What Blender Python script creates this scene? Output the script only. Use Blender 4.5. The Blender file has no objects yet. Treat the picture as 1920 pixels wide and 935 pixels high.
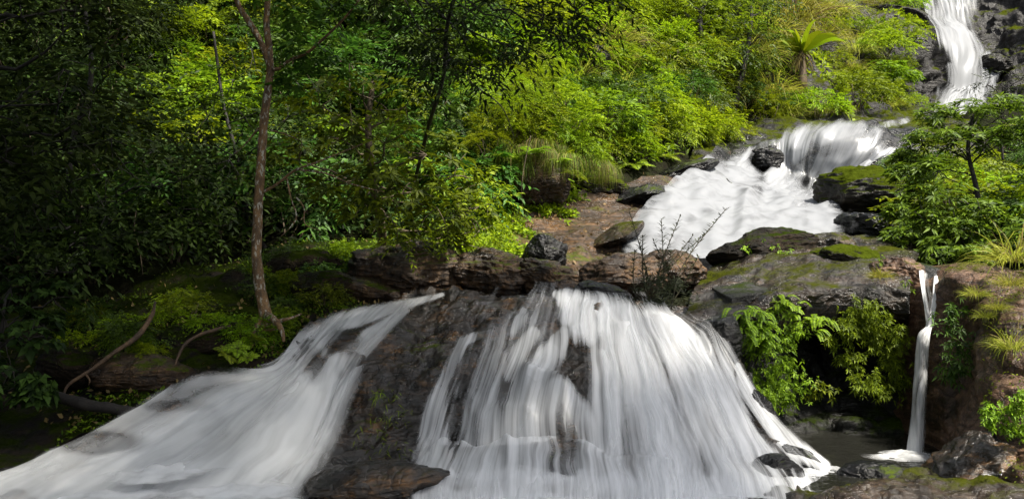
import bpy, math, random
import numpy as np
from mathutils import Vector, Matrix

# ------------------------------------------------------------------ camera, sky, sun, exposure
SC = bpy.context.scene
COL = SC.collection
W, H, F, EYE = 1920.0, 935.0, 1663.0, 2.0
cam_d = bpy.data.cameras.new("camera")
cam_d.sensor_width = 36.0
cam_d.lens = 36.0 * F / W
cam_d.clip_start, cam_d.clip_end = 0.1, 500.0
cam = bpy.data.objects.new("camera", cam_d)
cam.location = (0, 0, EYE)
cam.rotation_euler = (math.radians(90), 0, 0)
COL.objects.link(cam)
SC.camera = cam

SUN_EL, SUN_AZ = 60.0, 122.0          # azimuth: degrees clockwise from +Y (north)
world = bpy.data.worlds.new("World")
SC.world = world
world.use_nodes = True
wn = world.node_tree
bg = wn.nodes["Background"]
sky = wn.nodes.new("ShaderNodeTexSky")
sky.sky_type = 'NISHITA'
sky.sun_disc = False
sky.sun_elevation = math.radians(SUN_EL)
sky.sun_rotation = math.radians(SUN_AZ)
sky.air_density = 1.0
sky.dust_density = 3.0
hs = wn.nodes.new("ShaderNodeHueSaturation")
hs.inputs["Saturation"].default_value = 0.35
wn.links.new(sky.outputs[0], hs.inputs["Color"])
wn.links.new(hs.outputs[0], bg.inputs["Color"])
bg.inputs["Strength"].default_value = 0.10

sun_d = bpy.data.lights.new("sun", 'SUN')
sun_d.energy = 5.0
sun_d.angle = math.radians(4.0)
sun_d.color = (1.0, 0.94, 0.82)
sun = bpy.data.objects.new("sun", sun_d)
_el, _az = math.radians(SUN_EL), math.radians(SUN_AZ)
_to = Vector((math.sin(_az) * math.cos(_el), math.cos(_az) * math.cos(_el), math.sin(_el)))
sun.rotation_euler = _to.to_track_quat('Z', 'Y').to_euler()
sun.location = (20, 10, 40)
COL.objects.link(sun)

SC.view_settings.view_transform = 'Standard'
SC.view_settings.look = 'None'
SC.view_settings.gamma = 1.0
SC.view_settings.exposure = 1.3
SC.view_settings.use_curve_mapping = False
SC.render.engine = 'CYCLES'
SC.cycles.max_bounces = 6
SC.cycles.diffuse_bounces = 3
SC.cycles.glossy_bounces = 2
SC.cycles.transmission_bounces = 3
SC.cycles.transparent_max_bounces = 16
SC.cycles.sample_clamp_indirect = 4.0
SC.cycles.use_denoising = True

RNG = np.random.RandomState(11)

# ------------------------------------------------------------------ small maths helpers
def P(px, py, Y):
    """photo pixel at distance Y -> world point"""
    return np.array([(px - W / 2) / F * Y, Y, EYE - (py - H / 2) / F * Y])

_prm = np.random.RandomState(3).permutation(256)
PERM = np.concatenate([_prm, _prm, _prm])
_g = np.random.RandomState(5).normal(size=(256, 3))
GRAD = _g / np.linalg.norm(_g, axis=1)[:, None]

def pn(p):
    p = np.asarray(p, float)
    i = np.floor(p).astype(np.int64)
    f = p - i
    u = f * f * f * (f * (f * 6 - 15) + 10)
    i &= 255
    out = np.zeros(p.shape[:-1])
    for dx in (0, 1):
        wx = u[..., 0] if dx else 1 - u[..., 0]
        for dy in (0, 1):
            wy = u[..., 1] if dy else 1 - u[..., 1]
            for dz in (0, 1):
                wz = u[..., 2] if dz else 1 - u[..., 2]
                h = PERM[(PERM[(PERM[(i[..., 0] + dx) & 255] + i[..., 1] + dy) & 255] + i[..., 2] + dz) & 255]
                g = GRAD[h]
                d = g[..., 0] * (f[..., 0] - dx) + g[..., 1] * (f[..., 1] - dy) + g[..., 2] * (f[..., 2] - dz)
                out += wx * wy * wz * d
    return out * 1.6

def fbm(p, octv=4, lac=2.1, gain=0.5):
    p = np.asarray(p, float)
    a, s, out = 1.0, 1.0, 0
    for k in range(octv):
        out = out + a * pn(p * s + k * 17.3)
        a *= gain
        s *= lac
    return out

def ridged(p, octv=4, lac=2.1, gain=0.5):
    p = np.asarray(p, float)
    a, s, out = 1.0, 1.0, 0
    for k in range(octv):
        out = out + a * (1 - 2 * np.abs(pn(p * s + k * 11.7)))
        a *= gain
        s *= lac
    return out

def sstep(a, b, x):
    t = np.clip((x - a) / (b - a), 0, 1)
    return t * t * (3 - 2 * t)

def catmull(pts, n):
    pts = np.asarray(pts, float)
    k = len(pts)
    if k == 2:
        t = np.linspace(0, 1, n)[:, None]
        return pts[0] * (1 - t) + pts[1] * t
    ext = np.vstack([2 * pts[0] - pts[1], pts, 2 * pts[-1] - pts[-2]])
    x = np.linspace(0, k - 1 - 1e-9, n)
    i = np.floor(x).astype(int)
    t = (x - i)[:, None]
    p0, p1, p2, p3 = ext[i], ext[i + 1], ext[i + 2], ext[i + 3]
    return 0.5 * (2 * p1 + (p2 - p0) * t + (2 * p0 - 5 * p1 + 4 * p2 - p3) * t ** 2 + (3 * p1 - p0 - 3 * p2 + p3) * t ** 3)

def tps_fit(xy, z, smooth=0.0):
    xy = np.asarray(xy, float)
    n = len(xy)
    d = np.linalg.norm(xy[:, None] - xy[None], axis=2)
    K = np.where(d > 0, d * d * np.log(d + 1e-12), 0) + smooth * np.eye(n)
    Pm = np.hstack([np.ones((n, 1)), xy])
    A = np.zeros((n + 3, n + 3))
    A[:n, :n] = K
    A[:n, n:] = Pm
    A[n:, :n] = Pm.T
    sol = np.linalg.solve(A, np.concatenate([z, np.zeros(3)]))
    def ev(q):
        q = np.asarray(q, float)
        sh = q.shape[:-1]
        q = q.reshape(-1, 2)
        dd = np.linalg.norm(q[:, None] - xy[None], axis=2)
        Kq = np.where(dd > 0, dd * dd * np.log(dd + 1e-12), 0)
        return (Kq @ sol[:n] + sol[n] + q @ sol[n + 1:]).reshape(sh)
    return ev

# ------------------------------------------------------------------ object helpers
def tag(o, label=None, cat=None, group=None, kind=None):
    if label: o["label"] = label
    if cat: o["category"] = cat
    if group: o["group"] = group
    if kind: o["kind"] = kind
    return o

def empty(name, loc=(0, 0, 0)):
    o = bpy.data.objects.new(name, None)
    o.location = loc
    o.empty_display_size = 0.2
    COL.objects.link(o)
    return o

def mk_mesh(name, V, faces, mats, uv=None, attrs=None, smooth=True, fmat=None):
    """faces: (n,4) or (n,3) int array, or a list of such arrays"""
    V = np.ascontiguousarray(V, dtype=np.float32)
    fl = faces if isinstance(faces, list) else [faces]
    fl = [np.asarray(f, dtype=np.int32) for f in fl if len(f)]
    loops = np.concatenate([f.reshape(-1) for f in fl])
    tot = np.concatenate([np.full(len(f), f.shape[1], dtype=np.int32) for f in fl])
    start = np.concatenate([[0], np.cumsum(tot)[:-1]]).astype(np.int32)
    me = bpy.data.meshes.new(name)
    me.vertices.add(len(V))
    me.vertices.foreach_set("co", V.reshape(-1))
    me.loops.add(len(loops))
    me.loops.foreach_set("vertex_index", loops)
    me.polygons.add(len(tot))
    me.polygons.foreach_set("loop_start", start)
    me.polygons.foreach_set("loop_total", tot)
    me.polygons.foreach_set("use_smooth", np.full(len(tot), smooth))
    for m in (mats if isinstance(mats, (list, tuple)) else [mats]):
        me.materials.append(m)
    if fmat is not None:
        me.polygons.foreach_set("material_index", np.asarray(fmat, dtype=np.int32))
    if uv is not None:
        l = me.uv_layers.new(name="UVMap")
        l.data.foreach_set("uv", np.asarray(uv, dtype=np.float32)[loops].reshape(-1))
    for k, a in (attrs or {}).items():
        at = me.attributes.new(k, 'FLOAT', 'POINT')
        at.data.foreach_set("value", np.asarray(a, dtype=np.float32))
    me.update(calc_edges=True)
    me.validate()
    return me

def link(name, me, parent=None, loc=None):
    o = bpy.data.objects.new(name, me)
    if loc is not None: o.location = loc
    if parent is not None: o.parent = parent
    COL.objects.link(o)
    return o

def grid_faces(nu, nv, off=0):
    a = np.arange(nu * nv).reshape(nu, nv) + off
    return np.stack([a[:-1, :-1], a[1:, :-1], a[1:, 1:], a[:-1, 1:]], -1).reshape(-1, 4)

def grid_normals(A):
    du = np.gradient(A, axis=0)
    dv = np.gradient(A, axis=1)
    n = np.cross(du, dv)
    return n / (np.linalg.norm(n, axis=2)[..., None] + 1e-9)

def loft(guides, nu, nv, conv=True):
    """guides: lists of (px, py, Y, extra...) -> array (nu, nv, 3+extra)"""
    out = []
    for g in guides:
        g = np.asarray(g, float)
        if conv:
            w = np.array([P(*q[:3]) for q in g])
            g = np.hstack([w, g[:, 3:]])
        out.append(catmull(g, nv))
    out = np.array(out)
    m = out.shape[2]
    res = catmull(out.reshape(len(out), -1), nu)
    return res.reshape(nu, nv, m)

def tube(pts, rad, sides=8, jitter=0.0, seed=0):
    """tapered tube: pts (n,3), rad (n) -> V, quads"""
    pts = np.asarray(pts, float)
    n = len(pts)
    rad = np.broadcast_to(np.asarray(rad, float), (n,))
    t = np.gradient(pts, axis=0)
    t /= np.linalg.norm(t, axis=1)[:, None] + 1e-9
    ref = np.array([0.31, 0.87, 0.38])
    V = np.zeros((n, sides, 3))
    u = np.cross(t[0], ref)
    u /= np.linalg.norm(u)
    ang = np.linspace(0, 2 * math.pi, sides, endpoint=False)
    for i in range(n):
        u = u - t[i] * np.dot(u, t[i])
        u /= np.linalg.norm(u) + 1e-9
        v = np.cross(t[i], u)
        V[i] = pts[i] + rad[i] * (np.cos(ang)[:, None] * u + np.sin(ang)[:, None] * v)
    if jitter:
        c = V - pts[:, None]
        V = pts[:, None] + c * (1 + jitter * fbm(V * 9 + seed, 3))[..., None]
    a = np.arange(n * sides).reshape(n, sides)
    b = np.roll(a, -1, axis=1)
    q = np.stack([a[:-1], b[:-1], b[1:], a[1:]], -1).reshape(-1, 4)
    cap = np.array([[n * sides, a[-1][k], b[-1][k]] for k in range(sides)])
    capb = np.array([[n * sides + 1, b[0][k], a[0][k]] for k in range(sides)])
    V = np.vstack([V.reshape(-1, 3), pts[-1:], pts[:1]])
    return V, [q, np.vstack([cap, capb])]

class MB:
    """collects pieces into one mesh"""
    def __init__(s):
        s.V, s.q, s.t, s.n, s.mq, s.mt = [], [], [], 0, [], []
    def add(s, V, faces, mi=0):
        for f in (faces if isinstance(faces, list) else [faces]):
            f = np.asarray(f)
            if not len(f): continue
            if f.shape[1] == 4:
                s.q.append(f + s.n); s.mq.append(np.full(len(f), mi))
            else:
                s.t.append(f + s.n); s.mt.append(np.full(len(f), mi))
        s.V.append(np.asarray(V, float))
        s.n += len(V)
        return s
    def mesh(s, name, mats, smooth=True):
        fl = ([np.vstack(s.q)] if s.q else []) + ([np.vstack(s.t)] if s.t else [])
        fm = np.concatenate(([np.concatenate(s.mq)] if s.q else []) + ([np.concatenate(s.mt)] if s.t else []))
        return mk_mesh(name, np.vstack(s.V), fl, mats, smooth=smooth, fmat=fm)

# ------------------------------------------------------------------ materials
class NT:
    def __init__(s, name):
        s.m = bpy.data.materials.new(name)
        s.m.use_nodes = True
        s.t = s.m.node_tree
        s.t.nodes.clear()
        s.out = s.t.nodes.new("ShaderNodeOutputMaterial")
    def n(s, typ, props=None, **ins):
        nd = s.t.nodes.new("ShaderNode" + typ)
        for k, v in (props or {}).items(): setattr(nd, k, v)
        for k, v in ins.items():
            key = int(k[1:]) if k[0] == "i" and k[1:].isdigit() else k.replace("_", " ")
            s.set(nd.inputs[key], v)
        return nd
    def set(s, sock, v):
        if hasattr(v, "links") or isinstance(v, bpy.types.NodeSocket):
            s.t.links.new(v, sock)
        else:
            if isinstance(v, (tuple, list)) and len(v) == 3 and sock.type == 'RGBA': v = (*v, 1)
            sock.default_value = v
    def math(s, op, a, b=0.5, clamp=False):
        nd = s.t.nodes.new("ShaderNodeMath")
        nd.operation = op
        nd.use_clamp = clamp
        s.set(nd.inputs[0], a)
        s.set(nd.inputs[1], b)
        return nd.outputs[0]
    def mix(s, f, a, b):
        nd = s.t.nodes.new("ShaderNodeMix")
        nd.data_type = 'RGBA'
        s.set(nd.inputs[0], f)
        s.set(nd.inputs[6], a)
        s.set(nd.inputs[7], b)
        return nd.outputs[2]
    def ramp(s, x, lo, hi, a=0.0, b=1.0):
        nd = s.t.nodes.new("ShaderNodeMapRange")
        nd.interpolation_type = 'SMOOTHSTEP'
        s.set(nd.inputs[0], x)
        for i, v in enumerate((lo, hi, a, b)): s.set(nd.inputs[1 + i], v)
        return nd.outputs[0]
    def noise(s, vec, scale, detail=6, rough=0.55, dist=0.0):
        return s.n("TexNoise", Vector=vec, Scale=scale, Detail=detail, Roughness=rough, Distortion=dist).outputs["Fac"]

def rock_mat(name, dark=(.014, .012, .011), mid=(.055, .036, .022), tan=(.15, .095, .05), moss=(.05, .07, .008),
             moss_amt=0.3, brown=0.5, wet=0.6, lam=1.0, bump=1.0, scale=1.0, spec=.32):
    m = NT(name)
    co = m.n("TexCoord").outputs["Object"]
    big = m.noise(co, 0.9 * scale, 5, .6)
    med = m.noise(co, 4.5 * scale, 8, .62, .6)
    fin = m.noise(co, 22 * scale, 6, .6)
    mp = m.n("Mapping", Vector=co, Rotation=(0.35, 0.25, 0.3), Scale=(1.2, 1.2, 7.5)).outputs[0]
    lamn = m.noise(mp, 2.2 * scale, 7, .65, 1.2)
    wv = m.n("VectorMath", {"operation": "ADD"}, i0=co, i1=m.n("TexNoise", Vector=co, Scale=2.0, Detail=4).outputs["Color"]).outputs[0]
    crack = m.n("TexVoronoi", {"feature": "DISTANCE_TO_EDGE"}, Vector=wv, Scale=2.3 * scale).outputs["Distance"]
    crk = m.ramp(crack, 0.0, 0.05)
    f = m.math('ADD', m.math('MULTIPLY', big, .45), m.math('ADD', m.math('MULTIPLY', med, .35), m.math('MULTIPLY', lamn, .35 * lam)))
    th = 0.60 + 0.18 * (0.5 - brown) + .075 * (lam - 1)
    c = m.mix(m.ramp(f, th - .1, th + .05), dark, mid)
    c = m.mix(m.ramp(f, th + .02, th + .16), c, tan)
    c = m.mix(m.ramp(fin, .3, .7, .65, 0.0), c, dark)
    c = m.mix(m.ramp(crack, 0.0, 0.035, .7, 0.0), c, dark)
    nz = m.n("SeparateXYZ", Vector=m.n("NewGeometry").outputs["Normal"]).outputs[2]
    mn = m.noise(co, 1.7, 7, .65)
    mf = m.math('ADD', m.math('MULTIPLY', nz, .45), m.math('ADD', mn, m.math('MULTIPLY', fin, .25)))
    mt = 1.22 - .55 * moss_amt
    mfac = m.ramp(mf, mt - .08, mt + .1)
    mosscol = m.mix(m.noise(co, 9, 5), tuple(v * .45 for v in moss), tuple(min(1, v * 1.5) for v in moss))
    c = m.mix(mfac, c, mosscol)
    rgh = m.ramp(m.noise(co, 2.6, 6), .35, .65, .14 + .45 * (1 - wet), .38 + .4 * (1 - wet))
    rgh = m.math('MAXIMUM', rgh, m.math('MULTIPLY', mfac, .9))
    hgt = m.math('ADD', m.math('MULTIPLY', lamn, .55 * lam), m.math('ADD', m.math('MULTIPLY', med, .6), m.math('MULTIPLY', fin, .30)))
    hgt = m.math('ADD', hgt, m.math('MULTIPLY', crk, .08))
    hgt = m.math('ADD', hgt, m.math('MULTIPLY', m.math('MULTIPLY', mfac, m.noise(co, 60, 3)), .25))
    bp = m.n("Bump", Height=hgt, Strength=.9, Distance=.07 * bump).outputs[0]
    b = m.n("BsdfPrincipled", Base_Color=c, Roughness=rgh, Normal=bp)
    m.set(b.inputs["Specular IOR Level"], m.math('MULTIPLY', m.math('SUBTRACT', 1.0, mfac), spec))
    m.set(m.out.inputs[0], b.outputs[0])
    return m.m

def leaf_mat(name, col, tip=None, var=.35, trans=.35, rough=.55, spec=.22, objvar=.25):
    """leaf colour varies from leaf to leaf and from plant to plant"""
    m = NT(name)
    geo = m.n("NewGeometry")
    rnd = geo.outputs["Random Per Island"]
    orn = m.n("ObjectInfo").outputs["Random"]
    tip = tip or tuple(min(1, v * 1.6) for v in col)
    c = m.mix(m.ramp(rnd, 0.0, 1.0), tuple(v * (1 - var) for v in col), tip)
    hsv = m.n("HueSaturation", Color=c)
    m.set(hsv.inputs["Hue"], m.math('ADD', .5 - .022, m.math('MULTIPLY', orn, .044)))
    m.set(hsv.inputs["Value"], m.math('ADD', 1 - objvar, m.math('MULTIPLY', orn, 2 * objvar)))
    c = hsv.outputs[0]
    b = m.n("BsdfPrincipled", Base_Color=c, Roughness=rough)
    b.inputs["Specular IOR Level"].default_value = spec
    tc = m.mix(.5, c, m.n("Gamma", Color=c, Gamma=.85).outputs[0])
    t = m.n("BsdfTranslucent", Color=tc)
    mx = m.n("MixShader", Fac=trans)
    m.set(mx.inputs[1], b.outputs[0])
    m.set(mx.inputs[2], t.outputs[0])
    m.set(m.out.inputs[0], mx.outputs[0])
    return m.m

def bark_mat(name, a, b_, spots=None, spot_amt=.5, scale=1.0):
    m = NT(name)
    co = m.n("TexCoord").outputs["Object"]
    mp = m.n("Mapping", Vector=co, Scale=(1, 1, .45)).outputs[0]
    n1 = m.noise(mp, 9 * scale, 7, .65)
    c = m.mix(m.ramp(n1, .35, .65), a, b_)
    n2 = m.noise(co, 40 * scale, 4)
    c = m.mix(m.ramp(n2, .35, .6, .6, 0), c, tuple(v * .3 for v in a))
    if spots:
        n3 = m.noise(mp, 22 * scale, 4, .6)
        n4 = m.noise(co, 5, 2)
        c = m.mix(m.ramp(m.math('ADD', n3, m.math('MULTIPLY', n4, .25)), .74 - .12 * spot_amt, .78 - .12 * spot_amt), c, spots)
    hh = m.math('ADD', n1, m.math('MULTIPLY', n2, .4))
    bp = m.n("Bump", Height=hh, Strength=.8, Distance=.02).outputs[0]
    b = m.n("BsdfPrincipled", Base_Color=c, Roughness=.75, Normal=bp)
    m.set(m.out.inputs[0], b.outputs[0])
    return m.m

def water_mat(name, col=(.80, .81, .83), su=22.0, sv=.36, soft=.5, foam=0.0, thick=.74, bump=.18):
    """aerated falling water: white where dense, clear between the strands.  'density' says how much water runs there"""
    m = NT(name)
    uv = m.n("UVMap", {"uv_map": "UVMap"}).outputs[0]
    d = m.n("Attribute", {"attribute_name": "flow"}).outputs["Fac"]
    mp = m.n("Mapping", Vector=uv, Scale=(su, sv, 1)).outputs[0]
    mp2 = m.n("Mapping", Vector=uv, Scale=(su * .22, sv * .55, 1)).outputs[0]
    mp3 = m.n("Mapping", Vector=uv, Scale=(su * 2.6, sv * 1.3, 1)).outputs[0]
    n1 = m.noise(mp, 1.0, 3, .55, .25)
    n2 = m.noise(mp2, 1.0, 3, .5, .3)
    n3 = m.noise(mp3, 1.0, 2, .5)
    n = m.math('ADD', m.math('MULTIPLY', n1, .34), m.math('ADD', m.math('MULTIPLY', n2, .56), m.math('MULTIPLY', n3, .10)))
    if foam:
        co = m.n("TexCoord").outputs["Object"]
        n5 = m.noise(co, 3.0, 5, .55)
        n = m.math('ADD', m.math('MULTIPLY', n, 1 - foam), m.math('MULTIPLY', n5, foam))
    n = m.ramp(n, .26, .74)
    inv = m.math('SUBTRACT', 1.0, m.math('MULTIPLY', d, thick))
    a = m.n("MapRange", {"interpolation_type": 'SMOOTHSTEP'}, i0=n, i1=m.math('SUBTRACT', inv, soft), i2=m.math('ADD', inv, soft)).outputs[0]
    a = m.math('MULTIPLY', a, m.ramp(d, 0.0, .35))
    a = m.math('MULTIPLY', a, .97)
    bp = m.n("Bump", Height=n, Strength=bump, Distance=.03).outputs[0]
    df = m.n("BsdfDiffuse", Color=col, Normal=bp)
    tr = m.n("BsdfTranslucent", Color=col)
    mx = m.n("MixShader", Fac=.3)
    m.set(mx.inputs[1], df.outputs[0]); m.set(mx.inputs[2], tr.outputs[0])
    gl = m.n("BsdfGlossy", Color=(1, 1, 1), Roughness=.35, Normal=bp)
    mg = m.n("MixShader", Fac=.05)
    m.set(mg.inputs[1], mx.outputs[0]); m.set(mg.inputs[2], gl.outputs[0])
    tp = m.n("BsdfTransparent")
    fin = m.n("MixShader", Fac=a)
    m.set(fin.inputs[1], tp.outputs[0]); m.set(fin.inputs[2], mg.outputs[0])
    m.set(m.out.inputs[0], fin.outputs[0])
    return m.m

def soil_mat(name):
    m = NT(name)
    co = m.n("TexCoord").outputs["Object"]
    n1 = m.noise(co, 1.5, 8, .65)
    n2 = m.noise(co, 14, 6, .6)
    c = m.mix(m.ramp(n1, .35, .65), (.007, .0055, .0035), (.012, .015, .004))
    c = m.mix(m.ramp(n2, .5, .75, 0, .7), c, (.022, .028, .006))
    bp = m.n("Bump", Height=m.math('ADD', n1, n2), Strength=.9, Distance=.12).outputs[0]
    b = m.n("BsdfPrincipled", Base_Color=c, Roughness=.95, Normal=bp)
    b.inputs["Specular IOR Level"].default_value = .08
    m.set(m.out.inputs[0], b.outputs[0])
    return m.m

def pool_mat(name):
    m = NT(name)
    co = m.n("TexCoord").outputs["Object"]
    n1 = m.noise(co, 3.5, 4, .5, .5)
    n2 = m.noise(co, 14, 3, .5)
    bp = m.n("Bump", Height=m.math('ADD', n1, m.math('MULTIPLY', n2, .3)), Strength=.35, Distance=.05).outputs[0]
    b = m.n("BsdfPrincipled", Base_Color=(.012, .012, .010), Roughness=.10, Normal=bp)
    b.inputs["IOR"].default_value = 1.33
    m.set(m.out.inputs[0], b.outputs[0])
    return m.m

M = {}
M["soil"] = soil_mat("forest_soil")
M["pool"] = pool_mat("pool_water")
M["cliff"] = rock_mat("wet_cliff_rock", brown=.70, moss_amt=.06, wet=1.0, dark=(.006, .005, .004), tan=(.21, .10, .026), mid=(.026, .015, .007), spec=.75)
M["bank"] = rock_mat("mossy_bank_rock", brown=.45, moss_amt=.42, wet=.1, moss=(.016, .024, .003), dark=(.006, .005, .004), mid=(.024, .016, .009), tan=(.07, .046, .024), spec=.12)
M["slab"] = rock_mat("wet_slab_rock", dark=(.007, .0055, .004), mid=(.036, .023, .014), tan=(.12, .078, .048), brown=.55, moss_amt=.30, wet=1.0, moss=(.035, .04, .005), spec=.4)
M["tan"] = rock_mat("brown_bank_rock", dark=(.014, .010, .008), mid=(.055, .034, .020), tan=(.14, .074, .030), brown=.64, moss_amt=.14, wet=.85, lam=1.3)
M["boulder"] = rock_mat("laminated_boulder", dark=(.007, .005, .004), mid=(.045, .026, .013), tan=(.14, .08, .036), brown=.58, moss_amt=.28, wet=.75, lam=1.3)
M["black"] = rock_mat("dark_wet_rock", dark=(.004, .004, .0045), mid=(.011, .010, .010), tan=(.035, .03, .026), brown=.45, moss_amt=.18, wet=1.0)
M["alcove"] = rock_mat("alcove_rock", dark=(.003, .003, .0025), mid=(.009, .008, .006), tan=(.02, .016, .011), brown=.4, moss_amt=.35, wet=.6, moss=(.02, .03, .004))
M["red"] = rock_mat("reddish_rock", dark=(.018, .011, .008), mid=(.14, .078, .048), tan=(.27, .17, .11), brown=.68, moss_amt=.25, wet=.6, moss=(.05, .055, .008))
M["mossrock"] = rock_mat("mossy_boulder", brown=.45, moss_amt=.85, wet=.5, moss=(.036, .048, .004), dark=(.006, .005, .004), mid=(.025, .017, .009), tan=(.06, .045, .025))
M["upper"] = rock_mat("upper_cliff_rock", dark=(.006, .005, .005), mid=(.018, .015, .014), tan=(.055, .046, .042), brown=.5, moss_amt=.44, wet=.5, scale=.5, bump=2.5, moss=(.045, .055, .005))
M["water"] = water_mat("falling_water")
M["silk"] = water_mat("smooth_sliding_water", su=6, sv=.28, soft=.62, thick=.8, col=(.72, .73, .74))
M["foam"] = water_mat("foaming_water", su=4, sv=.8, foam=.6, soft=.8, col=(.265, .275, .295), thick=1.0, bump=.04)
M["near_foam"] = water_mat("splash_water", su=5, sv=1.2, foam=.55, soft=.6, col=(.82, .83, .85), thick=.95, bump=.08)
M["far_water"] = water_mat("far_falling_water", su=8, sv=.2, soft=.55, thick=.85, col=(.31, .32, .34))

M["leaf_lime"] = leaf_mat("lime_leaf", (.12, .20, .004), (.28, .37, .006), trans=.45)
M["leaf_mid"] = leaf_mat("mid_green_leaf", (.075, .135, .004), (.19, .27, .006), trans=.42)
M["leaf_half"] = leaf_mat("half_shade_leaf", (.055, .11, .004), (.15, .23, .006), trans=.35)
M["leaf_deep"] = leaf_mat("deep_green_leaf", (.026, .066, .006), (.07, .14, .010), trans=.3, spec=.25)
M["leaf_dark"] = leaf_mat("dark_shaded_leaf", (.012, .023, .005), (.042, .068, .012), trans=.22, spec=.10)  # dark leaf, with the left forest's shade put into its colour
M["leaf_tree"] = leaf_mat("spreading_tree_leaf", (.045, .105, .005), (.13, .23, .010), trans=.36)
M["leaf_fern"] = leaf_mat("fern_leaf", (.13, .21, .008), (.25, .34, .012), trans=.4)
M["leaf_small"] = leaf_mat("small_bright_leaf", (.10, .17, .006), (.21, .30, .010), trans=.4)
M["grass"] = leaf_mat("grass_blade", (.19, .23, .012), (.36, .36, .04), trans=.45, rough=.5)
M["hang_grass"] = leaf_mat("hanging_grass_blade", (.07, .11, .008), (.20, .26, .02), trans=.4)
M["dry"] = leaf_mat("dry_blade", (.13, .10, .03), (.26, .19, .07), trans=.25, rough=.6)
M["bark"] = bark_mat("brown_bark", (.25, .14, .055), (.06, .036, .018), spots=(.34, .32, .26), spot_amt=.45, scale=1.6)
M["bark_dark"] = bark_mat("dark_bark", (.02, .015, .011), (.008, .006, .005))
M["twig"] = bark_mat("pale_twig", (.16, .12, .07), (.06, .042, .024))
M["driftwood"] = bark_mat("orange_brown_wood", (.11, .062, .028), (.03, .017, .01), scale=.8)
M["shaggy"] = bark_mat("shaggy_fibre", (.13, .085, .04), (.04, .026, .014), scale=1.5)
M["stem_green"] = leaf_mat("green_stem", (.06, .08, .015), trans=.1)
M["stem_dark"] = leaf_mat("dark_stem", (.03, .026, .014), trans=.05)
M["spike"] = leaf_mat("narrow_dark_leaf", (.022, .036, .014), (.06, .075, .03), trans=.2)

# ------------------------------------------------------------------ terrain under everything
CP = [  # (px, py, distance)
    # left bank and the wash
    (-150, 960, 6.4), (60, 900, 7.0), (240, 800, 7.8), (430, 760, 8.5), (560, 680, 9.4), (760, 600, 10.3),
    (-200, 800, 7.8), (60, 770, 8.2), (140, 700, 8.8), (330, 660, 9.2), (470, 620, 9.6),
    (200, 565, 10.6), (500, 500, 11.6), (690, 480, 12.0), (-150, 640, 10.0), (20, 500, 12.0), (300, 430, 14.0),
    (-100, 200, 15.0), (100, 0, 18.0), (300, 180, 18.0), (420, 0, 21.0), (560, 250, 17.5), (620, 420, 14.5),
    # hillside
    (760, 440, 13.5), (880, 490, 12.5), (960, 400, 15.0), (1060, 340, 17.0), (900, 220, 18.5), (800, 0, 21.5),
    (1150, 330, 18.5), (1300, 300, 21.0), (1400, 270, 23.0), (1100, 160, 21.5), (1100, 0, 25.0), (1300, 120, 26.0),
    (1380, -20, 32.0), (1500, 235, 27.0), (1480, 110, 30.5), (1620, 215, 31.0), (1660, 120, 35.0), (1560, 0, 37.0),
    # stream bed
    (1030, 490, 12.6), (1120, 470, 13.2), (1250, 500, 13.2), (1200, 440, 14.8), (1400, 460, 15.0), (1560, 440, 16.0), (1330, 370, 18.5),
    (1560, 370, 21.0), (1560, 255, 25.0), (1700, 215, 31.0), (1690, 290, 24.0),
    # right side
    (1400, 560, 11.0), (1600, 560, 11.0), (1500, 500, 12.2), (1700, 460, 13.0), (1900, 480, 12.0), (2050, 600, 9.0),
    (1850, 380, 16.0), (1750, 300, 20.0), (2000, 230, 24.0), (1900, 190, 36.0), (1780, 190, 37.0), (2150, 300, 16.0),
    (1660, 70, 42.0), (1780, -20, 48.0), (2000, 0, 46.0), (2100, 120, 40.0),
]
tp_ = [P(*c) - np.array([0, 0, .12]) for c in CP]
tp_ += [np.array(v, float) for v in [
    # pool and river bed
    (2.4, 8.6, -.45), (3.4, 8.8, -.4), (4.4, 8.0, -.2), (1.2, 7.4, -.5), (-.6, 7.2, -.45), (0, 9.6, .35), (3.0, 10.2, .6), (-1.6, 8.3, .2),
    (-3, 5, -.5), (0, 4.5, -.55), (3, 5, -.4), (6, 6, .2), (-7, 4, .2), (0, 1, -.6), (-6, 0, .2), (6, 0, .2), (0, -8, .1), (-14, 0, 2.0), (14, 2, 3.0), (12, 12, 5.0),
    (-14, 12, 6), (-22, 20, 13), (-14, 26, 15), (-6, 30, 15.5), (0, 33, 16), (6, 40, 19), (12, 48, 20), (22, 54, 24), (34, 46, 24), (30, 30, 18), (20, 20, 11), (28, 6, 9), (-26, 2, 8), (-20, -10, 4), (22, -10, 5)]]
tp_ = np.array(tp_)
_ter = tps_fit(tp_[:, :2], tp_[:, 2], smooth=.02)
GX0, GX1, GY0, GY1, GD = -30.0, 40.0, -12.0, 58.0, .25
_gx = np.arange(GX0, GX1 + .01, GD)
_gy = np.arange(GY0, GY1 + .01, GD)
_XX, _YY = np.meshgrid(_gx, _gy, indexing='ij')
_ZZ = np.zeros_like(_XX)
for i in range(0, len(_gx), 20):
    _ZZ[i:i + 20] = _ter(np.stack([_XX[i:i + 20], _YY[i:i + 20]], -1))
_ZZ = np.clip(_ZZ, -1.2, 26)
_q3 = np.stack([_XX, _YY, _ZZ], -1)
_ZZ = _ZZ + (.12 * fbm(_q3 * .8, 4)) * sstep(6, 12, _YY)

_ms = (sstep(-2.3, -1.3, _XX) * (1 - sstep(5.3, 5.8, _XX)) * (1 - sstep(10.9, 11.5, _YY)))
_ZZ = _ZZ * (1 - _ms) + np.minimum(_ZZ, -.45) * _ms

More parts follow.
